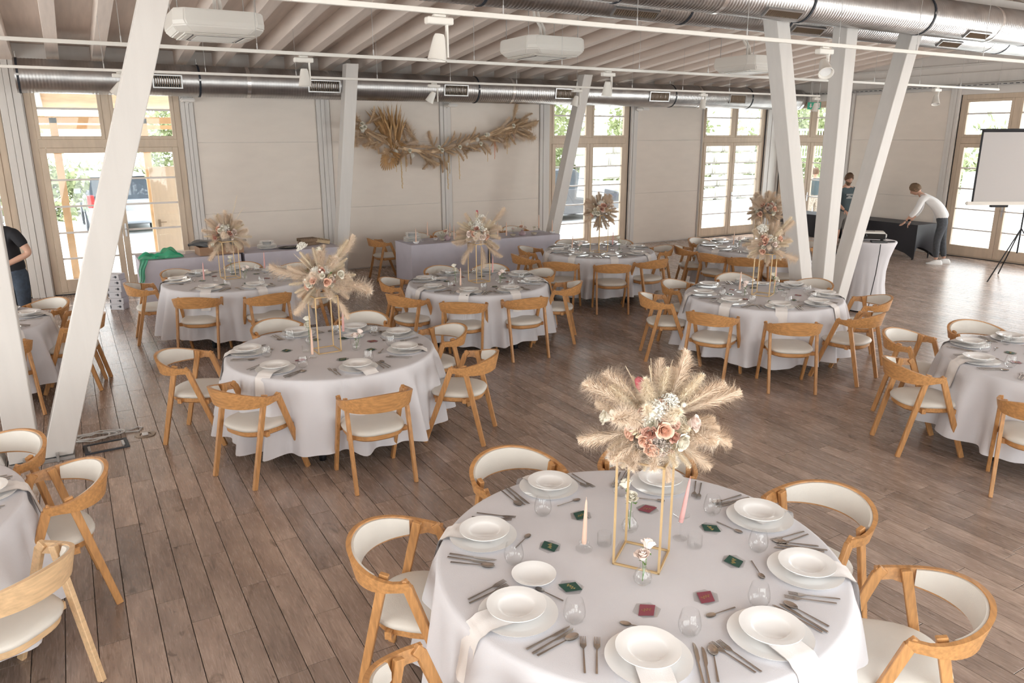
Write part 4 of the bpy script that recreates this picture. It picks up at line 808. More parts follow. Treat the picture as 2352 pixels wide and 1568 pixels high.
for k, P in PP_.items():
    tn = TABLES[k][2]; dx_, dy_ = SH.get(k, (0, 0)); P = {a_: (b_[0]+dx_, b_[1]+dy_) for a_, b_ in P.items()}
    for key, me, hol, hz, lab in (('c1', CP, HOLD, .03, 'peach taper candle in low glass'), ('c2', CK, STG, .086, 'pink taper candle in stemmed glass')):
        if k in ('T2',) : lab = lab
        x, y = P[key]; o = link('taper_candle', None, None, T(x, y, ZC)); tag(o, '%s, %s' % (lab, tn), 'candle', 'taper candles on the round tables')
        tilt = radians(9) if (k == 'T1' and key == 'c2') else radians(1.5)
        link('wax', me if k != 'T4' or key == 'c2' else CK, o, T(0, 0, hz, ry=tilt*cos(YAW), rx=tilt*.3)); link('holder', hol, o)
    for key, w_ in (('t1', 'left of'), ('t2', 'right of')): place('tealight_glass', TEA, 'ribbed tealight glass %s the stand on %s' % (w_, tn), 'candle glass', T(*P[key], ZC), 'ribbed tealight glasses')
    vase(*P['v1'], tn, 'bud vase with blush roses before the stand', [(-.005, 0, .115, RS['roseb'][0]), (.045, .03, .135, RS['roseb'][1])], 0)
    vase(*P['v2'], tn, 'bud vase with ivory roses beside the stand', [(-.02, 0, .17, RS['rosew'][0]), (.03, .02, .21, RS['rosew'][1])], 1)
# ================================================================ draped rectangular tables
def drape(name, x0, x1, y0, y1, mt, label, flare=-.03, arch=0, z=.75, group=None, tblk='table'):
    o = link(name, None, None, T((x0+x1)/2, (y0+y1)/2, 0)); tag(o, label, tblk, group); w_, d_ = (x1-x0)/2, (y1-y0)/2
    link('tabletop', MB().b2(-w_+.01, w_-.01, -d_+.01, d_-.01, z-.04, z-.006).mesh('tabletop', 'ply'), o)
    for i in (-1, 1):
        for j in (-1, 1): link('leg', MB().tube([(i*(w_-.08), j*(d_-.08), 0), (i*(w_-.08), j*(d_-.08), z-.04)], .015, 8).mesh('leg', 'blackmetal'), o)
    rows_ = 12; vs = []; fs = []; per = []
    def side(a, b, n): return [(a[0]+(b[0]-a[0])*i/n, a[1]+(b[1]-a[1])*i/n, i/n) for i in range(n)]
    c = [(-w_, -d_), (w_, -d_), (w_, d_), (-w_, d_)]
    per = side(c[0], c[1], 24)+side(c[1], c[2], 10)+side(c[2], c[3], 24)+side(c[3], c[0], 10); n = len(per)
    for j in range(rows_+1):
        t = j/rows_
        for (x, y, u) in per:
            bulge = sin(pi*u)  # stretch cloth pulls in between the legs
            k = 1-abs(flare)*t*bulge*1.6+.0*t
            zz = z-(z-.02)*t+arch*t**3*bulge**.6
            vs.append((x*(k if abs(abs(x)-w_) < 1e-6 or True else 1), y*k, zz))
    for j in range(rows_):
        for i in range(n): fs.append((j*n+i, j*n+(i+1) % n, (j+1)*n+(i+1) % n, (j+1)*n+i))
    fs.append(tuple(range(n)))
    link('stretch_cover', MB().add(vs, fs).mesh('stretch_cover', mt, smooth=50), o); return o
drape('buffet_table', .80, 2.28, 12.62, 13.40, 'lilac', 'lilac covered buffet table with green tulle, under the left glazed door', -.02)
drape('buffet_table', 2.34, 3.92, 12.60, 13.36, 'lilac', 'lilac covered buffet table with the black tray and pallets', -.02)
drape('head_table', 5.02, 6.52, 12.12, 12.87, 'lilac', 'left half of the lilac head table under the garland', -.04)
drape('head_table', 6.60, 8.09, 12.10, 12.87, 'lilac', 'right half of the lilac head table under the garland', -.04)
drape('black_table', 15.36, 16.08, 9.48, 11.3, 'blacksatin', 'black stretch-covered table nearest the bending man', -.1, .22)
drape('black_table', 15.30, 16.02, 11.4, 13.3, 'blacksatin', 'black stretch-covered table in the far corner behind the posts', -.1, .22)
# buffet things
def cloth_heap():
    m_ = MB(); r = random.Random(3)
    def f(u, v):
        x = -.27+.62*u; y = -.13+.27*v; e = sin(pi*u)**.5*sin(pi*v)**.5 if 0 < u < 1 and 0 < v < 1 else 0
        z = .012+e*(.07+.045*sin(9*u+2*v)+.03*sin(17*v+5*u)+.02*sin(23*u-7*v))+(.06*math.exp(-((u-.62)**2+(v-.5)**2)*30))
        return (x+.015*sin(11*v), y+.02*sin(8*u), max(z, .004))
    m_.grid(f, 44, 20)
    def g(u, v):  # tail hanging over the front edge
        t = v; x = -.27-.05*t+.03*u+(.09*u)*(1-t*.6); y = -.12-.045*min(1, t*6)-.0*t; z = .02-.40*max(0, t-.12)
        return (x+.01*sin(9*t), y-.008*sin(14*u+6*t), z)
    m_.grid(g, 12, 18); return m_.mesh('green_tulle', 'mesh', smooth=70)
place('green_tulle', cloth_heap(), 'crumpled green tulle hanging off the left buffet table corner', 'fabric', T(1.08, 12.76, .757), None)
bx_ = link('cardboard_box', None, None, T(2.0, 12.86, .756, rz=.1)); tag(bx_, 'low brown cardboard box under a grey plastic bag', 'box')
link('carton', MB().b2(-.34, .34, -.16, -.152, 0, .13).b2(-.34, .34, .152, .16, 0, .13).b2(-.34, -.332, -.152, .152, 0, .13).b2(.332, .34, -.152, .152, 0, .13).b2(-.332, .332, -.152, .152, 0, .008).mesh('carton', 'card'), bx_)
def bagf(u, v):
    a = 2*pi*u; q = .16*(sin(pi*min(max(v, .03), .97)))**.6*(1+.12*sin(5*a+9*v)); return (-.42+.9*v, q*cos(a)*1.0, .06+max(-.04, q*sin(a)*.5)+.02*sin(13*v))
place('plastic_bag', MB().grid(bagf, 24, 26, True).mesh('plastic_bag', 'greybag', smooth=60), 'dark grey plastic bag lying over the cardboard box', 'bag', T(1.96, 12.88, .858, rz=.1))
place('glass_platter', MB().lathe([(0, .0), (.2, .0), (.27, .012), (.275, .016), (.27, .01), (.2, -.004)], 32, capb=False).mesh('glass_platter', 'glass', smooth=50), 'clear glass platter behind the cardboard box', 'platter', T(1.45, 13.2, .76))
for k in range(7): place('stacked_plate', charger if k < 4 else soup, 'white plate, %s of the buffet stack beside the box' % ['bottom', 'second from bottom', 'third from bottom', 'fourth from bottom', 'fifth from bottom', 'second from top', 'top'][k], 'plate', T(2.78, 12.98, .756+k*.017, rz=k), 'stacked plates on the buffet')
place('oval_tray', MB().lathe([(0, .0), (.17, .0), (.2, .016), (.205, .02), (.2, .022), (.168, .006), (0, .006)], 32, capb=False, mod=lambda a, i: 1/sqrt(cos(a)**2+(sin(a)/.55)**2)).mesh('oval_tray', 'blackgloss', smooth=50), 'black oval serving tray with tongs on the buffet', 'tray', T(3.12, 12.86, .756))
place('serving_tongs', MB().tube([(-.09, .0, .0), (.0, .018, .008), (.1, .008, 0)], .004, 5).tube([(-.09, .0, .0), (0, -.018, .008), (.1, -.008, 0)], .004, 5).mesh('serving_tongs', 'steel'), 'steel tongs lying in the black oval tray', 'tongs', T(3.12, 12.86, .770))
def pallet(mt):
    s = []
    for k in range(7): s.append(('slat', MB().b2(-.15+k*.043, -.15+k*.043+.035, -.11, .11, .045, .055).mesh('slat', mt)))
    for y in (-.10, 0, .10): s.append(('runner', MB().b2(-.15, .145, y-.012, y+.012, 0, .045).mesh('runner', mt)))
    return s
PD, PLt = pallet('pallet'), pallet('palletl')
place('small_pallet', PD, 'dark miniature wooden pallet on the buffet, lower one', 'pallet', T(3.52, 13.12, .756, rz=.3), 'miniature pallets')
place('small_pallet', PD, 'dark miniature wooden pallet on the buffet, upper one', 'pallet', T(3.50, 13.13, .813, rz=.1), 'miniature pallets')
place('small_pallet', PLt, 'light miniature wooden pallet leaning at the right of the buffet', 'pallet', T(3.74, 13.12, .783, rz=-.3, ry=.18), 'miniature pallets')
# head table things
BOWL = MB().lathe([(0, .0), (.03, .0), (.052, .022), (.058, .042), (.054, .042), (.048, .024), (.028, .007), (0, .006)], 24, capb=False)
BW, BS = BOWL.mesh('ceramic_bowl', 'china', smooth=50), BOWL.mesh('ceramic_bowl', 'bowl', smooth=50)
MV = MB().lathe([(0, .0), (.055, .0), (.066, .015), (.068, .038), (.055, .062), (.03, .075), (.022, .088), (.030, .100), (.026, .100), (.018, .088), (0, .07)], 24, capb=False).mesh('mauve_vase', 'mauve', smooth=50)
for i, (x, y, kd) in enumerate([(5.17, 12.26, 'b'), (5.50, 12.50, 's'), (5.90, 12.24, 'h'), (6.80, 12.25, 'h'), (6.97, 12.22, 'h'), (7.87, 12.52, 's'), (8.02, 12.27, 'b'), (6.0, 12.62, 'h')]):
    o = link('taper_candle', None, None, T(x, y, .753)); wh = ['in a white dish at the left end', 'in a tall glass stem, second from the left', 'right of the mauve vase', 'left one of the close pair', 'right one of the close pair', 'in a tall glass stem near the right end', 'in a white dish at the right end', 'behind the bouquet of the centre table'][i]
    tag(o, 'peach taper candle on the head table, '+wh, 'candle', 'head table candles'); link('wax', CP, o, T(0, 0, {'b': .01, 's': .086, 'h': .03}[kd], s=1.15)); link('holder', {'b': BW, 's': STG, 'h': HOLD}[kd], o, T(s=1.0))
for i, (x, y, me) in enumerate([(5.72, 12.36, 'rosew'), (5.99, 12.27, 'rosew'), (7.14, 12.27, 'roseb'), (7.60, 12.26, 'rosew')]):
    o = link('flower_bowl', None, None, T(x, y, .753)); tag(o, 'small sand ceramic bowl with upright rose on the head table, %s' % ['leftmost', 'second from the left', 'third from the left', 'rightmost'][i], 'flower bowl', 'flower bowls'); link('ceramic_bowl', BS, o)
    for k in range(3 if i == 0 else 1): link('stem', GST((0, 0, .02), (-.04+.045*k if i == 0 else 0, .01, .12)), o); link('rose', RS[me][k % 2], o, T(-.04+.045*k if i == 0 else 0, .01, .13, rx=.5))
for x, y, w_ in ((5.83, 12.40, 'left'), (7.38, 12.33, 'right')):
    o = link('flower_vase', None, None, T(x, y, .753)); tag(o, 'squat mauve vase of roses and pale grass, %s half of the head table' % w_, 'vase', 'mauve vases'); link('mauve_vase', MV, o)
    for k in range(5): a = k*1.3; link('rose', RS[['rosew', 'roseb', 'rosew', 'rosep', 'roseb'][k]][k % 2], o, aim((.06*cos(a), .05*sin(a), .14+.02*(k % 2)), (cos(a)*.6, sin(a)*.6, .6), k))
    for k in range(4): link('wheat_plume', PLs, o, aim((0, 0, .12), (.25*cos(k*1.7), .2*sin(k*2), 1), k, .5))
for k in range(9): place('stacked_plate', charger if k < 5 else soup, 'white plate in the head table stack, %s' % ['lowest', 'second', 'third', 'fourth', 'fifth', 'sixth', 'seventh', 'eighth', 'topmost'][k], 'plate', T(5.22, 12.55, .753+k*.017, rz=k), 'stacked plates on the head table')
for x, y, w_ in ((5.36, 12.42, 'at the left end'), (7.94, 12.42, 'near the right end'), (6.9, 12.45, 'near the candle pair')): place('tealight_glass', TEA, 'small clear tealight glass on the head table %s' % w_, 'candle glass', T(x, y, .753), 'ribbed tealight glasses')
for x, y, w_ in ((5.55, 12.28, 'at the left'), (6.7, 12.4, 'in the middle')): place('stemless_glass', gl_, 'stemless drinking glass on the head table %s' % w_, 'glass', T(x, y, .753), 'stemless glasses')
# ================================================================ garland
def garland():
    o = link('dried_flower_garland', None, None, T(6.7, 14.36, 2.4)); tag(o, 'long dried flower garland of pampas and palm fans hung on the back wall', 'garland')
    r = random.Random(77)
    crv = [(4.95, 2.78), (5.25, 2.58), (5.65, 2.38), (6.05, 2.30), (6.5, 2.26), (6.9, 2.36), (7.4, 2.48), (7.9, 2.62), (8.3, 2.75), (8.55, 2.80)]
    crv = [(x*1.0, z) for x, z in crv]
    def pt(t):
        t = t*(len(crv)-1); i = min(int(t), len(crv)-2); f = t-i
        return Vector((crv[i][0]+(crv[i+1][0]-crv[i][0])*f-6.7, 0, crv[i][1]+(crv[i+1][1]-crv[i][1])*f-2.4))
    link('core', MB().tube([pt(k/14) for k in range(15)], .035, 6).mesh('core', 'pampasd'), o)
    for i in range(130):
        t = i/129; p = pt(t)+Vector((0, r.uniform(-.06, .03), r.uniform(-.05, .05))); a = r.uniform(-1.0, 1.0)+(pi if t < .35 and r.random() < .7 else 0)
        if i % 4 == 1: a = -pi/2+r.uniform(-.8, .8)
        s_ = r.uniform(.75, 1.3); d = Vector((cos(a), -.35*r.random()-.05, sin(a)*.8))
        link('pampas_plume', r.choice(PG+PG+PL[:1]), o, aim(p, d, r.uniform(0, 6), s_))
    fx = 5.62-6.7
    for da in (-.16, -.02, .12): link('palm_fan', FANB, o, aim((fx+.05+da*.3, -.03-da*.1, -.12), (-.26+da, -.12, 1), 0, 1.32))
    link('palm_fan', FANR, o, aim((fx-.05, -.06, -.1), (-.28, -.1, -1), 0, 1.75)); link('palm_fan', FANR, o, aim((7.15-6.7, -.1, -.1), (1, -.3, -.15), 0, 1.1)); link('palm_fan', FANR, o, aim((5.78-6.7, -.1, -.02), (-.5, -.4, .4), 0, .8)); link('palm_fan', FANR, o, aim((8.45-6.7, -.05, .4), (1, -.1, .6), 0, .8))
    for x, z, dx, dz, s_ in [(5.1, 2.7, -1, .12, 1.3), (5.1, 2.72, -.8, .6, 1.2), (5.3, 2.55, -1, -.05, 1.4), (5.4, 2.5, -1, -.3, 1.2), (6.2, 2.35, -.75, .8, 1.7), (6.5, 2.3, -.45, .9, 1.1), (8.35, 2.75, 1, .1, 1.5), (8.3, 2.72, 1, -.45, 1.6), (8.3, 2.8, .25, 1, 1.35), (8.25, 2.75, .9, .3, 1.2), (6.1, 2.28, .8, -.6, 1.5)]:
        link('reed_plume', r.choice([PLds]+PLd), o, aim((x-6.7, -.06, z-2.4), (dx, -.15, dz), 1, s_))
    for x, z, k in [(4.98, 2.80, 0), (5.03, 2.74, 0), (4.96, 2.72, 0), (5.92, 2.30, 0), (6.62, 2.30, 1), (7.5, 2.42, 0), (8.28, 2.78, 1), (7.62, 2.60, 0), (6.55, 2.36, 0), (7.02, 2.36, 0)]: link('rose', RS['rosew'][k], o, aim((x-6.7, -.15, z-2.4), (.1, -1, .1), 1, 1.25))
    for x, z in [(5.0, 2.68), (5.65, 2.28), (5.55, 2.22), (7.2, 2.42), (7.45, 2.5), (7.7, 2.6), (6.0, 2.2)]: link('bleached_sprig', BLE, o, aim((x-6.7, -.1, z-2.4), (.1, -1, .1), 1, .8))
    for x, z, me, s_ in [(5.75, 2.15, AMA, 1.9), (5.85, 2.2, AMA, 1.0), (5.65, 2.2, AMA, 1.0), (6.75, 2.1, AMA, 1.9), (6.8, 2.2, AMA, 1.2), (7.02, 2.2, AMA, 1.6), (7.68, 2.42, AMA, 1.2), (8.15, 2.6, AMA, 1.3), (7.85, 2.5, COR, 1.3), (8.33, 2.65, COR, .7), (7.88, 2.5, COR, .8)]: link(me.name.split('.')[0], me, o, aim((x-6.7, -.1, z-2.4), (.02, -.02, -1), 1, s_))
garland()
# ================================================================ high table, projector, screen, sign
CT = (10.372, 7.106)
o = link('cocktail_table', None, None, T(*CT, 0)); tag(o, 'high round cocktail table in a white stretch cover, carrying the projector', 'table')
prof = [(0, 1.05), (.34, 1.05), (.36, 1.046), (.365, 1.03), (.335, .95), (.29, .80), (.26, .6), (.265, .4), (.30, .18), (.35, .02)]
def crease(a, i): t = i/9; return 1+(.035*max(0, t-.45)*sin(15*a)+.02*max(0, t-.5)*sin(23*a+1))
link('stretch_cover', MB().lathe(prof, 120, capb=False, mod=crease).mesh('stretch_cover', 'cloth', smooth=70), o)
link('table_foot', MB().lathe([(0, 0), (.33, 0), (.31, .014), (0, .02)], 28, capb=False).mesh('table_foot', 'blackmetal'), o)
P = T(CT[0]-.05, CT[1]-.02, 1.052, rz=radians(-48))
o = link('projector', None, None, P); tag(o, 'white and black video projector on the high cocktail table', 'projector')
link('housing', MB().b2(-.21, .21, -.13, .15, .03, .135).mesh('housing', 'plastic', bev=.03, seg=3), o)
link('vent_panel', MB().b2(-.19, .19, -.145, -.12, .035, .115).mesh('vent_panel', 'blackgloss', bev=.006), o)
link('lens', MB().lathe([(0, .0), (.032, .0), (.036, .03), (.028, .032), (0, .018)], 20, capb=False).xf(T(-.1, -.14, .08, rx=pi/2)).mesh('lens', 'blackgloss', smooth=40), o)
for i in (-1, 1): link('foot', MB().b2(i*.15-.02, i*.15+.02, -.1, -.06, 0, .03).mesh('foot', 'blackmetal'), o)
link('button_panel', MB().b2(-.06, .06, .02, .06, .134, .138).mesh('button_panel', 'hatch'), o)
place('media_box', MB().b2(-.11, .11, -.05, .05, 0, .028).mesh('media_box', 'blackgloss', bev=.004), 'flat black box with cable in front of the projector', 'device', T(CT[0]-.16, CT[1]-.24, 1.052, rz=-.7))
place('remote_control', MB().b2(-.07, .07, -.02, .02, 0, .016).mesh('remote_control', 'blackmetal', bev=.004), 'black remote control at the table edge beside the projector', 'remote', T(CT[0]+.02, CT[1]-.30, 1.052, rz=-.5))
place('power_cable', MB().tube([(CT[0]-.24, CT[1]-.33, 1.04), (CT[0]-.27, CT[1]-.35, .95), (CT[0]-.21, CT[1]-.29, .6), (CT[0]-.25, CT[1]-.28, .3), (CT[0]-.31, CT[1]-.30, .04), (CT[0]-.42, CT[1]-.42, .008), (CT[0]-.55, CT[1]-.55, .008)], .006, 6).mesh('power_cable', 'blackmetal', smooth=60), 'black power cable running down the white cocktail table cover', 'cable', T())
place('power_strip', MB().b2(-.14, .14, -.028, .028, 0, .035).mesh('power_strip', 'blackmetal', bev=.005), 'black power strip on the floor behind the right-centre table', 'power strip', T(CT[0]-.62, CT[1]-.62, 0, rz=.5))
# projection screen on a tripod: plane roughly facing the camera
SX, SY = 13.9, 7.66; sw_ = 2.0
Sc = T(SX, SY, 0, rz=radians(-31))
o = link('projection_screen', None, None, Sc); tag(o, 'white projection screen on a black tripod at the right edge', 'screen')
link('fabric', MB().b2(.035, sw_-.035, -.004, .0, 1.43, 2.62).mesh('fabric', 'screen'), o)
link('border', MB().b2(0, .035, -.005, .001, 1.43, 2.66).b2(sw_-.035, sw_, -.005, .001, 1.43, 2.66).b2(0, sw_, -.005, .001, 2.62, 2.66).mesh('border', 'black'), o)
link('top_bar', MB().b2(-.03, sw_+.03, -.015, .015, 2.655, 2.68).mesh('top_bar', 'blackmetal', bev=.004), o)
link('bottom_case', MB().b2(-.09, sw_+.09, -.03, .03, 1.37, 1.43).mesh('bottom_case', 'plastic', bev=.014, seg=2), o)
link('case_mount', MB().b2(.36, .66, -.02, .05, 1.33, 1.372).mesh('case_mount', 'blackmetal', bev=.006), o)
link('pole', MB().tube([(sw_/2, .05, .5), (sw_/2, .05, 2.66)], .014, 10).mesh('pole', 'blackmetal'), o)
for a in (200, 320, 80): link('leg', MB().tube([(sw_/2, .05, .95), (sw_/2+.62*cos(radians(a)), .05+.62*sin(radians(a)), .01)], .011, 8).mesh('leg', 'blackmetal'), o)
# green exit sign hanging from a rod
o = link('exit_sign', None, None, T(15.55, 12.55, 3.17, rz=radians(-38))); tag(o, 'small green emergency exit sign with arrow and running figure, hanging by the corner', 'sign')
link('sign_body', MB().b2(-.15, .15, -.012, .012, 0, .16).mesh('sign_body', 'signg', bev=.004), o)
link('rods', MB().tube([(-.1, 0, .16), (-.1, 0, .98)], .004, 5).tube([(.1, 0, .16), (.1, 0, .98)], .004, 5).mesh('rods', 'galvplain'), o)
link('white_arrow', MB().prism([(-.095, .13), (-.065, .13), (-.065, .075), (-.045, .075), (-.08, .03), (-.115, .075), (-.095, .075)], -.0145, -.0125, 'y').mesh('white_arrow', 'white'), o)
link('white_door_field', MB().b2(.02, .13, -.0135, -.0122, .02, .145).mesh('white_door_field', 'white'), o)
link('running_figure', MB().prism([(.06, .10), (.085, .105), (.10, .085), (.094, .08), (.082, .09), (.078, .07), (.095, .05), (.088, .028), (.08, .03), (.083, .046), (.066, .06), (.055, .045), (.035, .04), (.033, .048), (.05, .055), (.062, .072), (.062, .09), (.045, .08), (.042, .087)], -.0150, -.0137, 'y').lathe([(0, -.001), (.011, -.001), (.011, .0008), (0, .0008)], 12, capb=False).xf(Matrix.Identity(4)).mesh('running_figure', 'signg'), o)
# ================================================================ floor things at the left posts
place('floor_hatch', [('frame', MB().b2(-.17, .17, -.115, -.09, 0, .012).b2(-.17, .17, .09, .115, 0, .012).b2(-.17, -.14, -.09, .09, 0, .012).b2(.14, .17, -.09, .09, 0, .012).mesh('frame', 'hatch', bev=.002)), ('inlay', MB().b2(-.13, .13, -.082, .082, 0, .006).mesh('inlay', 'plank')), ('clip', MB().b2(-.14, -.12, -.06, .06, .006, .014).mesh('clip', 'galvplain')), ('clip', MB().b2(.12, .14, -.06, .06, .006, .014).mesh('clip', 'galvplain'))], 'dark framed floor box hatch beside the left slanted posts', 'floor hatch', T(.0, 6.95, .0005, rz=.06))
pts = []
rc = random.Random(4)
for i in range(90):
    a = i/90*2*pi*4.3; pts.append((-.05+(.16+.05*sin(a*.37))*cos(a)*1.1-.0005*i+.002*i, .0+(.075+.03*cos(a*.6))*sin(a), .006+.004*(i % 3)+.012*(i/90)))
pts += [(.30, .05, .006), (.36, .09, .006), (.40, .05, .006), (.36, -.02, .006), (.25, .0, .006)]
place('cable_coil', MB().tube(pts, .0055, 6).mesh('cable_coil', 'whitecable', smooth=60), 'loosely coiled white cable on the floor behind the floor hatch', 'cable', T(-.09, 7.22, .001))
place('floor_socket', [('ring', MB().lathe([(.045, 0), (.088, 0), (.088, .004), (.05, .005)], 8, capb=False).mesh('ring', 'bronze')), ('plug', MB().b2(-.025, .025, -.02, .02, 0, .02).mesh('plug', 'white', bev=.004))], 'small octagonal bronze floor socket with a white plug', 'floor socket', T(.315, 7.08, .0008))
cbm = MB().b2(-.105, .105, -.085, .085, 0, .091).mesh('carton', 'boxw', bev=.003)
def icon(): 
    return MB().lathe([(.018, 0), (.019, .001)], 14, capb=True, capt=True).xf(T(.055, -.0862, .05, rx=pi/2)).b2(.012, .036, -.0866, -.0855, .046, .054).mesh('printed_glass_icon', 'hatch')
icm = icon(); tapem = MB().b2(-.10, -.085, -.0862, -.0852, .02, .07).mesh('black_tab', 'hatch')
for k, nm in enumerate(['bottom', 'second', 'third', 'fourth', 'fifth', 'top']):
    o = link('glassware_carton', None, None, T(.47+.006*sin(k*2.1), 12.92+.006*cos(k*3), k*.0925, rz=radians(-32)+.05*sin(k*2.3))); tag(o, 'white glassware carton by the left glazed door, %s of its stack' % nm, 'carton', 'stacked glassware cartons'); link('carton', cbm, o); link('printed_glass_icon', icm, o); link('black_tab', tapem, o)
# ================================================================ people
def skinned(name, mt, nodes, edges, root=0, sub=2, parent=None, flat=None):
    me = bpy.data.meshes.new(name); me.from_pydata([n[0] for n in nodes], edges, []); ob = bpy.data.objects.new(name, me); COL.objects.link(ob)
    sk = ob.modifiers.new('s', 'SKIN'); sk.use_smooth_shade = True; sk.branch_smoothing = .4
    for i, n_ in enumerate(nodes):
        d = me.skin_vertices[0].data[i]; r_ = n_[1]; d.radius = (r_, r_) if not isinstance(r_, tuple) else r_; d.use_root = (i == root)
    sb = ob.modifiers.new('b', 'SUBSURF'); sb.levels = sub; sb.render_levels = sub
    dg = bpy.context.evaluated_depsgraph_get(); nm = bpy.data.meshes.new_from_object(ob.evaluated_get(dg)); bpy.data.objects.remove(ob)
    nm.name = name; nm.materials.clear(); nm.materials.append(M_[mt]); nm.shade_smooth()
    return link(name, nm, parent)
def head(par, c, fdir, updir, skin, hair, beard=False, long_=0):
    """c = centre of the head; builds the head with face and ears, and hair as children"""
    f = Vector(fdir).normalized(); u = Vector(updir); u = (u-f*u.dot(f)).normalized(); s = f.cross(u).normalized()
    M = Matrix.Identity(4)
    for i in range(3): M[i][0], M[i][1], M[i][2], M[i][3] = s[i], f[i], u[i], c[i]
    def hd(uu, vv):
        a = 2*pi*uu; e = pi*(vv-.5); x = .076*cos(e)*cos(a); y = .098*cos(e)*sin(a); z = .118*sin(e)
        if z < 0: k = 1+z*1.9; x *= max(.55, k); y = y*max(.72, 1+z*.9)+(.012 if y > 0 else 0)*(-z/.118)
        if y > 0:
            y -= .010*math.exp(-((z-.012)**2)/.0003)*math.exp(-((abs(x)-.032)**2)/.0003)      # eye sockets
            y += .024*math.exp(-(x**2)/.00018)*math.exp(-((z+.012)**2)/.0005)                 # nose
            y += .006*math.exp(-(x**2)/.0006)*math.exp(-((z+.050)**2)/.00006)                 # lips
            y += .006*math.exp(-(x**2)/.0008)*math.exp(-((z+.088)**2)/.0004)                  # chin
        return (x, y, z)
    h = MB().grid(hd, 40, 30, True)
    for q_ in (-1, 1): h.grid(lambda uu, vv: (q_*(.076+.012*sin(pi*vv)), .002+.016*cos(2*pi*uu)*sin(pi*vv), -.005+.030*sin(2*pi*uu)*sin(pi*vv)), 10, 6, True)
    hm = link('head', h.xf(M).mesh('head', skin, smooth=180), par)
    ey = MB()
    for q_ in (-1, 1): ey.lathe([(0, -.010), (.010, 0), (0, .010)], 8, c=(q_*.031, .078, .012), capb=False)
    link('eyes', ey.xf(M).mesh('eyes', 'rubber', smooth=60), hm)
    mo = MB().grid(lambda a_, b_: (.026*(a_-.5)*2, .0945+.004*(1-abs(a_-.5)*2)-.0+.003, -.050+.003*(b_-.5)), 6, 1); link('mouth', mo.xf(M).mesh('mouth', 'rosed'), hm)
    def hr(uu, vv):
        a = 2*pi*uu; e = pi/2*(1-vv*1.35); x = .084*cos(e)*cos(a); y = .106*cos(e)*sin(a)-.006; z = .128*sin(e)+.006
        front = max(0, sin(a)); lim = .055*front*front-.055*(1-front)-long_*(1-front)
        if z < lim: k = .9; x *= k; y *= k; z = lim
        n_ = .004*sin(13*a+7*z*60)+.003*sin(29*a)
        return (x*(1+n_*10), y*(1+n_*8), z+n_)
    link('hair', MB().grid(hr, 48, 18, True).xf(M).mesh('hair', hair, smooth=60), par)
    if beard:
        def bd(uu, vv):
            a = pi*uu; z = -.040-.078*vv; k = max(.55, 1+z*1.9)
            return (.072*k*cos(a)*(1-.15*vv), .020+(.088*max(.72, 1+z*.9))*sin(a)**.8+.010*vv, z)
        link('beard', MB().grid(bd, 20, 8).xf(M).mesh('beard', 'hairb', smooth=60), par)
def hand(nodes_edges, wrist, d, spread, mt, par, curl=.5, s=1.0):
    w_ = Vector(wrist); d = Vector(d).normalized(); sp = Vector(spread); sp = (sp-d*sp.dot(d)).normalized(); nrm = d.cross(sp)
    nodes = [(tuple(w_), .024*s), (tuple(w_+d*.045*s), (.036*s))]; edges = [(0, 1)]
    nodes[1] = (nodes[1][0], (.034*s, .018*s))
    for i, (off_, L) in enumerate([(-.028, .068), (-.010, .078), (.010, .074), (.027, .060)]):
        b_ = w_+d*.085*s+sp*off_*s; k = len(nodes); c1 = b_+(d-nrm*curl*.5).normalized()*L*.5*s; c2 = c1+(d-nrm*curl*1.4).normalized()*L*.5*s
        nodes += [(tuple(b_), .0095*s), (tuple(c1), .0085*s), (tuple(c2), .007*s)]; edges += [(1, k), (k, k+1), (k+1, k+2)]
    k = len(nodes); b_ = w_+d*.035*s-sp*.034*s; c1 = b_+(d*.7-sp*.6-nrm*.3).normalized()*.035*s; c2 = c1+(d*.9-sp*.2-nrm*.4).normalized()*.032*s
    nodes += [(tuple(b_), .012*s), (tuple(c1), .010*s), (tuple(c2), .008*s)]; edges += [(1, k), (k, k+1), (k+1, k+2)]
    return skinned('hand', mt, nodes, edges, 0, 1, par)
def shoe(par, ankle, d, mt='shoe'):
    M = T(ankle[0], ankle[1], 0, rz=atan2(d[1], d[0])-pi/2)
    def f(u, v):
        a = 2*pi*u; L = .145; x = .046*cos(a)*(1-.15*(sin(a) < -.0)); y = .05+L*sin(a)
        if abs(y-.05) < .0: pass
        z = [0, .028, .05, .075, .095][min(4, int(round(v*4)))]; k = [1, 1.03, .97, .72, .50][min(4, int(round(v*4)))]
        yy = .05+(y-.05)*k-(1-k)*.085; hump = 1-.55*max(0, (yy-.03)/.16) if v > .4 else 1
        return (x*(k if v > .6 else 1), yy, z*hump)
    m_ = MB().grid(f, 24, 4, True); m_.add([f(i/24, 0) for i in range(24)], [tuple(range(24))]); m_.add([f(i/24, 1) for i in range(24)], [tuple(range(24))])
    s_ = link('shoe', m_.xf(M).mesh('shoe', mt, smooth=60), par)
    link('sole', MB().grid(lambda u, v: (.050*cos(2*pi*u), .05+.152*sin(2*pi*u), .018*v+.0005), 24, 1, True).xf(M).mesh('sole', mt, smooth=60), s_)
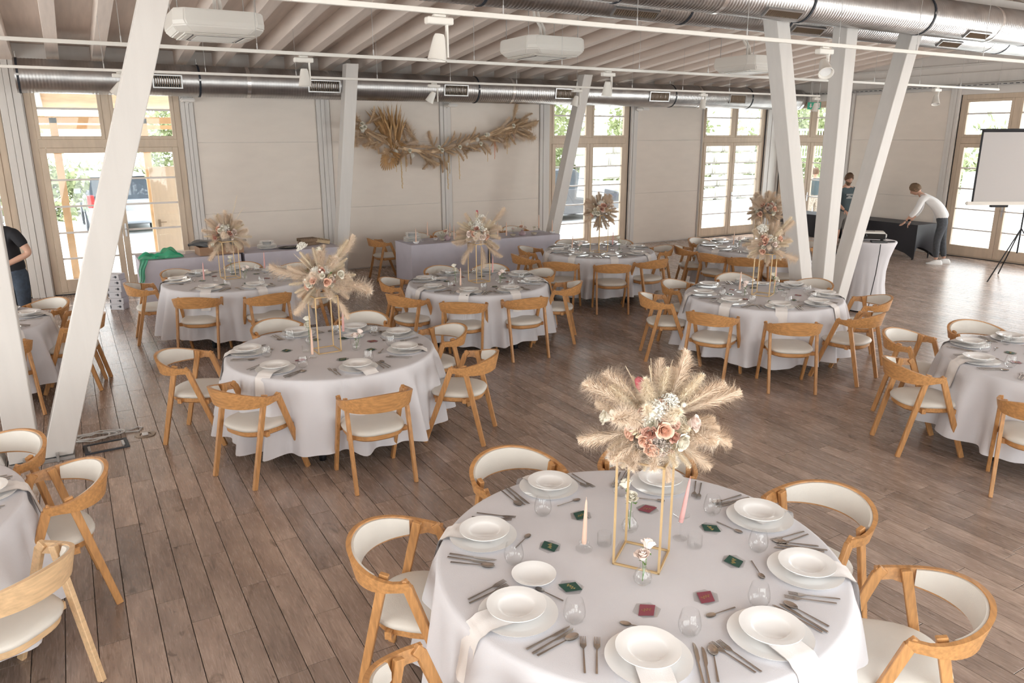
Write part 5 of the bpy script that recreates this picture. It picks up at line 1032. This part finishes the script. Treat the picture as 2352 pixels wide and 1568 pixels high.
# --- bending man in a white shirt: standing at the end of the black table, facing picture-left
def person(label, x, y, heading, J, top, trousers, skin, hair, sleeves, beard=False, fdir=None, shorts=False, shoes='shoe', longhair=0, shoeson=True, extra=None):
    """J: joints in a local frame (x right of the figure, y forward, z up)"""
    o = link('person', None, None, T(x, y, 0, rz=heading)); tag(o, label, 'person')
    v = {k: Vector(p) for k, p in J.items()}
    hipc = (v['hl']+v['hr'])/2; shc = (v['sl']+v['sr'])/2; mid = hipc.lerp(shc, .5)+Vector(J.get('mo', (0, 0, 0)))
    neck = shc.lerp(v['head'], .38)
    nodes = [(tuple(hipc), .10), (tuple(mid), .095), (tuple(shc-(shc-mid)*.18), .10), (tuple(neck), .056), (tuple(v['head']-(v['head']-neck).normalized()*.05), .055)]
    edges = [(0, 1), (1, 2), (2, 3), (3, 4)]
    def limb(frm, pts):
        k = frm
        for p, r_ in pts: nodes.append((tuple(p), r_)); edges.append((k, len(nodes)-1)); k = len(nodes)-1
    for s_ in 'lr':
        limb(2, [(v['s'+s_], .062), (v['e'+s_], .045), (v['w'+s_], .028)])
        limb(0, [(v['h'+s_]-Vector((0, 0, .06)), .090), (v['k'+s_], .062), (v['a'+s_], .040)])
    skinned('body', skin, nodes, edges, 0, 2, o)
    # clothes: top
    n2 = [(tuple(hipc-(mid-hipc).normalized()*.05), (.165, .135)), (tuple(mid), (.160, .132)), (tuple(shc-(shc-mid)*.16), (.180, .130)), (tuple(shc.lerp(neck, .55)), .068)]; e2 = [(0, 1), (1, 2), (2, 3)]
    for s_ in 'lr':
        k = len(n2); el = v['s'+s_].lerp(v['e'+s_], .72 if sleeves == 'short' else 1)
        n2 += [(tuple(v['s'+s_]), .078), (tuple(el), .062)]; e2 += [(2, k), (k, k+1)]
        if sleeves == 'long': n2.append((tuple(v['e'+s_].lerp(v['w'+s_], .62)), .052)); e2.append((k+1, k+2))
    tp = skinned('shirt', top, n2, e2, 0, 2, o)
    n3 = [(tuple(hipc+(mid-hipc)*.42), (.150, .120)), (tuple(hipc-Vector((0, 0, .05))), (.168, .130))]; e3 = [(0, 1)]
    for s_ in 'lr':
        k = len(n3); n3 += [(tuple(v['h'+s_]-Vector((0, 0, .10))), .105), (tuple(v['k'+s_]), .076)]; e3 += [(1, k), (k, k+1)]
        if not shorts: n3.append((tuple(v['k'+s_].lerp(v['a'+s_], .93)), .058)); e3.append((k+1, k+2))
    skinned('trousers', trousers, n3, e3, 0, 2, o)
    for s_ in 'lr':
        d = (v['w'+s_]-v['e'+s_]).normalized(); hand(None, v['w'+s_], d, (1 if s_ == 'l' else -1, .2, 0), skin, o, .6)
        if shoeson: shoe(o, (v['a'+s_].x, v['a'+s_].y-.03), (0, 1), shoes)
    fd = Vector(fdir or (0, 1, -.2)); head(o, v['head'], fd, (v['head']-neck) if abs((v['head']-neck).normalized().dot(fd.normalized())) < .9 else (0, 0, 1), skin, hair, beard, longhair)
    return o
# heading rotates local +y to the facing direction
hd_ = lambda dx, dy: atan2(dy, dx)-pi/2
bm_ = person('man in white shirt and dark jeans bending over the end of the black table', 15.42, 9.02, hd_(-.56, .83),
 dict(hl=(-.10, -.02, .93), hr=(.10, -.02, .93), kl=(-.12, .05, .50), kr=(.10, -.06, .50), al=(-.13, .02, .09), ar=(.10, -.14, .09), sl=(-.17, .40, 1.36), sr=(.17, .40, 1.36), el=(-.20, .50, 1.08), er=(.20, .42, 1.08), wl=(-.12, .66, .86), wr=(.15, .56, .84), head=(0, .56, 1.50), mo=(0, -.07, .05)),
 'shirt', 'charcoal', 'skin', 'hairl', 'long', fdir=(0, .75, -.65), longhair=.02)
link('wristwatch', MB().tube([(-.135, .600, .905), (-.125, .625, .885)], .034, 16, False).mesh('wristwatch', 'blackmetal'), bm_)
br_ = person('bearded man in dark slate T-shirt standing behind the splayed posts', 14.85, 10.95, hd_(-.15, -1),
 dict(hl=(-.11, 0, .94), hr=(.11, 0, .94), kl=(-.12, .03, .50), kr=(.12, .03, .50), al=(-.13, -.02, .09), ar=(.13, .0, .09), sl=(-.20, .03, 1.44), sr=(.20, .03, 1.44), el=(-.26, .05, 1.16), er=(.26, .05, 1.16), wl=(-.20, .25, 1.0), wr=(.20, .25, 1.0), head=(0, .08, 1.66), mo=(0, .03, 0)),
 'slate', 'greyshorts', 'skin', 'hairb', 'short', beard=True, fdir=(.25, .85, -.45), shorts=True, shoes='rubber')
pr_ = MB().b2(-.09, .09, .148, .156, 1.30, 1.335); pr_.prism([(-.085, 1.235), (-.075, 1.265), (-.04, 1.27), (-.02, 1.29), (.03, 1.29), (.05, 1.27), (.085, 1.262), (.09, 1.235)], .150, .156, 'y')
link('chest_print', pr_.mesh('chest_print', 'print'), br_)
lm_ = person('man in black T-shirt and blue jeans cut by the left photo edge', -.70, 11.17, hd_(-.75, -.65),
 dict(hl=(-.11, 0, .96), hr=(.11, 0, .96), kl=(-.12, .04, .52), kr=(.12, .03, .52), al=(-.13, 0, .09), ar=(.13, -.02, .09), sl=(-.22, .10, 1.46), sr=(.22, .06, 1.46), el=(-.34, .02, 1.20), er=(.32, .05, 1.18), wl=(-.16, .28, 1.06), wr=(.10, .30, 1.02), head=(0, .36, 1.62), mo=(0, .0, 0)),
 'tee', 'denim', 'skin', 'hairb', 'short', fdir=(0, .8, -.6), shoes='rubber')
person('woman in grey top and patterned skirt seen outside through the corner window', 18.20, 14.38, hd_(.3, 1),
 dict(hl=(-.10, 0, .92), hr=(.10, 0, .92), kl=(-.10, .03, .50), kr=(.10, .03, .50), al=(-.09, 0, .09), ar=(.09, 0, .09), sl=(-.17, .03, 1.38), sr=(.17, .03, 1.38), el=(-.23, .05, 1.12), er=(.23, .05, 1.12), wl=(-.16, .25, 1.1), wr=(.16, .25, 1.1), head=(0, .05, 1.58), mo=(0, .02, 0)),
 'slate', 'leopard', 'skin', 'hairb', 'short', fdir=(0, 1, -.1), shoes='rubber', longhair=.04)
# ================================================================ outside
struct('terrace_ground', MB().b2(-40, 80, YA+.3, 70, -.2, -.1).b2(XB+.3, 80, -40, YA+.3, -.2, -.1).mesh('terrace_ground', 'terra'))
dk = link('decking', None); tag(dk, 'pale timber decking outside the right glazed doors', 'decking')
dm = MB().b2(0, 3.4, 0, .13, -.06, -.03).mesh('deck_board', 'conc', bev=.003)
for k in range(80): link('deck_board', dm, dk, T(XB+.3, .0+k*.14, 0))
def car(label, x, y, rz, mt, z=-.1):
    o = link('car', None, None, T(x, y, z, rz=rz)); tag(o, label, 'car')
    st = [(-2.3, .38, .75, .72), (-2.25, .30, .95, .86), (-1.9, .24, 1.02, .92), (-1.0, .22, 1.03, .93), (.6, .22, 1.02, .93), (1.5, .24, .98, .91), (2.1, .28, .86, .86), (2.3, .36, .70, .74)]
    vs = []; fs = []
    for (px, zb, zt, hw) in st: vs += [(px, -hw*.96, zb), (px, -hw, (zb+zt)*.5), (px, -hw*.93, zt), (px, hw*.93, zt), (px, hw, (zb+zt)*.5), (px, hw*.96, zb)]
    for i in range(len(st)-1):
        for k in range(6): fs.append((i*6+k, i*6+(k+1) % 6, (i+1)*6+(k+1) % 6, (i+1)*6+k))
    fs += [tuple(range(5, -1, -1)), tuple((len(st)-1)*6+k for k in range(6))]
    link('body', MB().add(vs, fs).mesh('body', mt, smooth=30, bev=.02), o)
    def ring(s_, o_=0): return [(-2.1, .82, .98), (-1.85, .66+0, 1.55), (.35, .66, 1.58), (1.15, .80, .98)]
    g = []; 
    for q_ in (-1, 1): g += [(-2.12, q_*.84, .98), (-1.75, q_*.68, 1.60), (.30, q_*.68, 1.62), (1.15, q_*.84, .98)]
    link('greenhouse', MB().add(g, [(0, 1, 2, 3), (7, 6, 5, 4), (0, 4, 5, 1), (2, 6, 7, 3), (0, 3, 7, 4)]).mesh('greenhouse', 'cglass'), o)
    link('roof', MB().add([(-1.85, -.70, 1.59), (.36, -.70, 1.61), (.36, .70, 1.61), (-1.85, .70, 1.59), (-1.7, -.6, 1.66), (.2, -.6, 1.67), (.2, .6, 1.67), (-1.7, .6, 1.66)], [(0, 1, 2, 3), (4, 5, 6, 7), (0, 1, 5, 4), (1, 2, 6, 5), (2, 3, 7, 6), (3, 0, 4, 7)]).mesh('roof', mt, smooth=30), o)
    for px in (-1.45, 1.4):
        for q_ in (-1, 1):
            w_ = link('wheel', MB().lathe([(.2, -.11), (.33, -.11), (.35, -.08), (.35, .08), (.33, .11), (.2, .11)], 28, capb=False).xf(T(px, q_*.83, .35, rx=pi/2)).mesh('tyre', 'rubber', smooth=40), o)
            rm_ = MB().lathe([(0, .0), (.05, .0), (.05, .03), (0, .03)], 12, capb=False)
            for k in range(5): rm_.beam((.03, 0, .01), (.21, 0, .02), .05, .02, (0, 1, 0)); rm_.xf(Matrix.Rotation(2*pi/5, 4, 'Z'))
            rm_.lathe([(.20, .0), (.235, .0), (.235, .03), (.20, .03)], 24, capb=False)
            link('rim', rm_.xf(T(px, q_*.93, .35, rx=-pi/2*q_)).mesh('rim', 'alloy'), w_)
    for q_ in (-1, 1):
        link('tail_light', MB().b2(-2.32, -2.22, q_*.78-.09, q_*.78+.09, .78, 1.12).mesh('tail_light', 'taill', bev=.02), o); link('headlight', MB().b2(2.16, 2.28, q_*.70-.14, q_*.70+.14, .62, .76).mesh('headlight', 'lamp', bev=.02), o); link('mirror', MB().b2(.72, .86, q_*.98-.1, q_*.98+.1, 1.0, 1.14).mesh('mirror', mt, bev=.02), o)
    link('number_plate', MB().b2(-2.325, -2.30, -.26, .26, .55, .66).mesh('number_plate', 'white'), o)
car('black SUV parked outside the tall window right of the garland', 14.0, 21.3, radians(3), 'carb')
car('grey car with red tail lights outside the left glazed door', 1.27, 26.3, radians(91), 'carg')
def leafcloud(n, R, seed, sz=.16):
    r = random.Random(seed); m_ = MB(); cl_ = [(Vector((r.gauss(0, .5)*R[0], r.gauss(0, .5)*R[1], r.gauss(0, .4)*R[2])), r.uniform(.25, .5)) for _ in range(26)]
    for i in range(n):
        c_, q_ = r.choice(cl_); p = c_+Vector((r.gauss(0, 1), r.gauss(0, 1), r.gauss(0, 1)))*q_*min(R)*.7; u = Vector((r.uniform(-1, 1), r.uniform(-1, 1), r.uniform(-1, 1))).normalized(); w_ = u.orthogonal().normalized(); s_ = sz*r.uniform(.5, 1.2)
        m_.add([p-u*s_, p+w_*s_*.5, p+u*s_, p-w_*s_*.5], [(0, 1, 2, 3)])
    return m_.mesh('foliage', 'hedge')
LC = [leafcloud(2600, (2.2, 2.0, 1.6), i) for i in range(3)]; LH = [leafcloud(2600, (2.6, 1.0, 1.2), i+5) for i in range(2)]
for i, (x, y, z, s_, lab) in enumerate([(-4, 38, 2.6, 1.1, 'bushy green tree behind the left glazed door, left one'), (5.0, 38, 2.8, 1.2, 'bushy green tree beyond the grey car'), (14, 37, 3.0, 1.1, 'young green tree above the black car, left one'), (23, 37, 3.0, 1.2, 'green tree right of the black car'), (32, 38, 3.0, 1.3, 'wide green tree outside the second tall window'), (42, 33, 3.0, 1.3, 'green tree at the corner behind the white railing'), (42, 12, 3.4, 1.2, 'green tree top above the grandstand railing')]):
    o = link('tree', None, None, T(x, y, 0)); tag(o, lab, 'tree', 'trees outside'); link('foliage', LC[i % 3], o, T(0, 0, z, rz=i, s=s_)); link('trunk', MB().tube([(0, 0, -.1), (.1, 0, z*.6), (0, .1, z)], [.16, .13, .08], 8).mesh('trunk', 'trunk'), o)
for i, (x, y) in enumerate([(-7, 31), (0, 31), (7, 31), (14, 31), (21, 31), (28, 31), (35, 31), (38, 25), (38, 20)]):
    o = link('hedge', LH[i % 2], None, T(x, y, .9, rz=i*.8, s=1.25)); tag(o, 'stretch of green hedge behind the car park, %s' % ['left of the left door', 'behind the left door', 'right of the grey car', 'left of the black car', 'behind the black car', 'right of the black car', 'behind the stone steps', 'at the corner', 'right of the corner'][i], 'hedge', 'hedges outside')
# stone bank outside the second tall window
stn = [MB().b2(0, 1.3, 0, .8, 0, .45).mesh('stone_block', 'stone', bev=.07, seg=2), MB().b2(0, .9, 0, .7, 0, .42).mesh('stone_block', 'stone', bev=.08, seg=2)]
o = link('stone_bank', None); tag(o, 'stepped bank of pale stone blocks outside the second tall window', 'stone wall'); rs_ = random.Random(5)
for row in range(5):
    x = 19.0
    while x < 30: k = rs_.random() < .4; link('stone_block', stn[k], o, T(x, 24+row*.9, -.1+row*.47, rz=rs_.uniform(-.04, .04))); x += .97 if k else 1.38
# white railing and grandstand beyond the corner
o = link('white_railing', None); tag(o, 'white metal railing with vertical bars outside the corner window', 'railing')
rb = MB().tube([(0, 0, 0), (0, 0, 1.0)], .018, 6).mesh('bar', 'white')
link('rails', MB().b2(24, 34, 19.97, 20.03, 1.75, 1.80).b2(24, 34, 19.97, 20.03, 2.75, 2.82).mesh('rails', 'white'), o)
for k in range(66): link('bar', rb, o, T(24.05+k*.15, 20, 1.78))
for k in range(5): link('post', MB().tube([(24.2+k*2.3, 20, -.1), (24.2+k*2.3, 20, 2.8)], .04, 8).mesh('post', 'white'), o)
o = link('grandstand', None); tag(o, 'small stepped grandstand with blue-grey seats outside the right glazed doors', 'grandstand')
for k in range(5): link('step', MB().b2(30+k*.9, 30.9+k*.9, 5, 17, -.1, 1.2+k*.42).mesh('step', 'conc'), o)
stm = MB().b2(-.2, .2, -.22, .22, 0, .05).b2(.15, .2, -.22, .22, .05, .38).mesh('seat', 'boxw', bev=.01)
for k in range(5):
    for j in range(22): link('seat', stm, o, T(30.4+k*.9, 5.4+j*.52, 1.22+k*.42))
link('rails', MB().b2(34.6, 34.66, 5, 17, 4.35, 4.42).b2(34.6, 34.66, 5, 17, 3.2, 3.25).mesh('rails', 'white'), o)
for k in range(60): link('bar', rb, o, T(34.63, 5.1+k*.2, 3.3, s=1.08))
# porch in front of the left glazed door
o = link('porch', None); tag(o, 'larch timber porch with beams and side panel outside the left glazed door', 'porch')
link('roof_panel', MB().prism([(YA+.3, 3.42), (YA+3.2, 3.10), (YA+3.2, 3.15), (YA+.3, 3.47)], -4.5, 3.4, 'x').mesh('roof_panel', 'outwood'), o)
for x in (-3.2, -1.75, -.30, 1.15, 2.6): link('rafter', MB().prism([(YA+.3, 3.30), (YA+3.3, 2.97), (YA+3.3, 3.09), (YA+.3, 3.415)], x, x+.12, 'x').mesh('rafter', 'post'), o)
link('cross_beam', MB().b2(-4.5, 3.4, YA+2.3, YA+2.42, 2.82, 2.94).mesh('cross_beam', 'outwood'), o); link('cross_beam', MB().b2(-4.5, 3.4, YA+3.1, YA+3.2, 2.72, 2.80).mesh('cross_beam', 'outwood'), o)
for x in (-.12, 1.40): link('porch_post', MB().b2(x, x+.13, YA+2.3, YA+2.43, -.1, 2.92).mesh('porch_post', 'outwood', bev=.005), o)
o = link('open_door_panel', None, None, T(1.42, YA+1.66, -.08)); tag(o, 'beige outer door standing open outside the left glazed door', 'door')
link('door_slab', MB().b2(-.02, .60, 0, .05, 0, 2.1).mesh('door_slab', 'frame', bev=.004), o); link('handle', MB().b2(.04, .08, -.012, 0, .92, 1.10).tube([(.06, -.01, 1.05), (.06, -.05, 1.05), (.18, -.05, 1.05)], .009, 6).mesh('handle', 'bronze'), o)
# white cartons and flipchart things behind the leftmost door
for k in range(4): o = link('storage_carton', MB().b2(-.3, .3, -.2, .2, 0, .42).mesh('storage_carton', 'boxw', bev=.01), None, T(-1.30, 15.3, -.1+k*.43, rz=.05*k)); tag(o, 'white storage carton outside the leftmost glazed door, %s of the pile' % ['bottom', 'second', 'third', 'top'][k], 'carton', 'storage cartons outside')
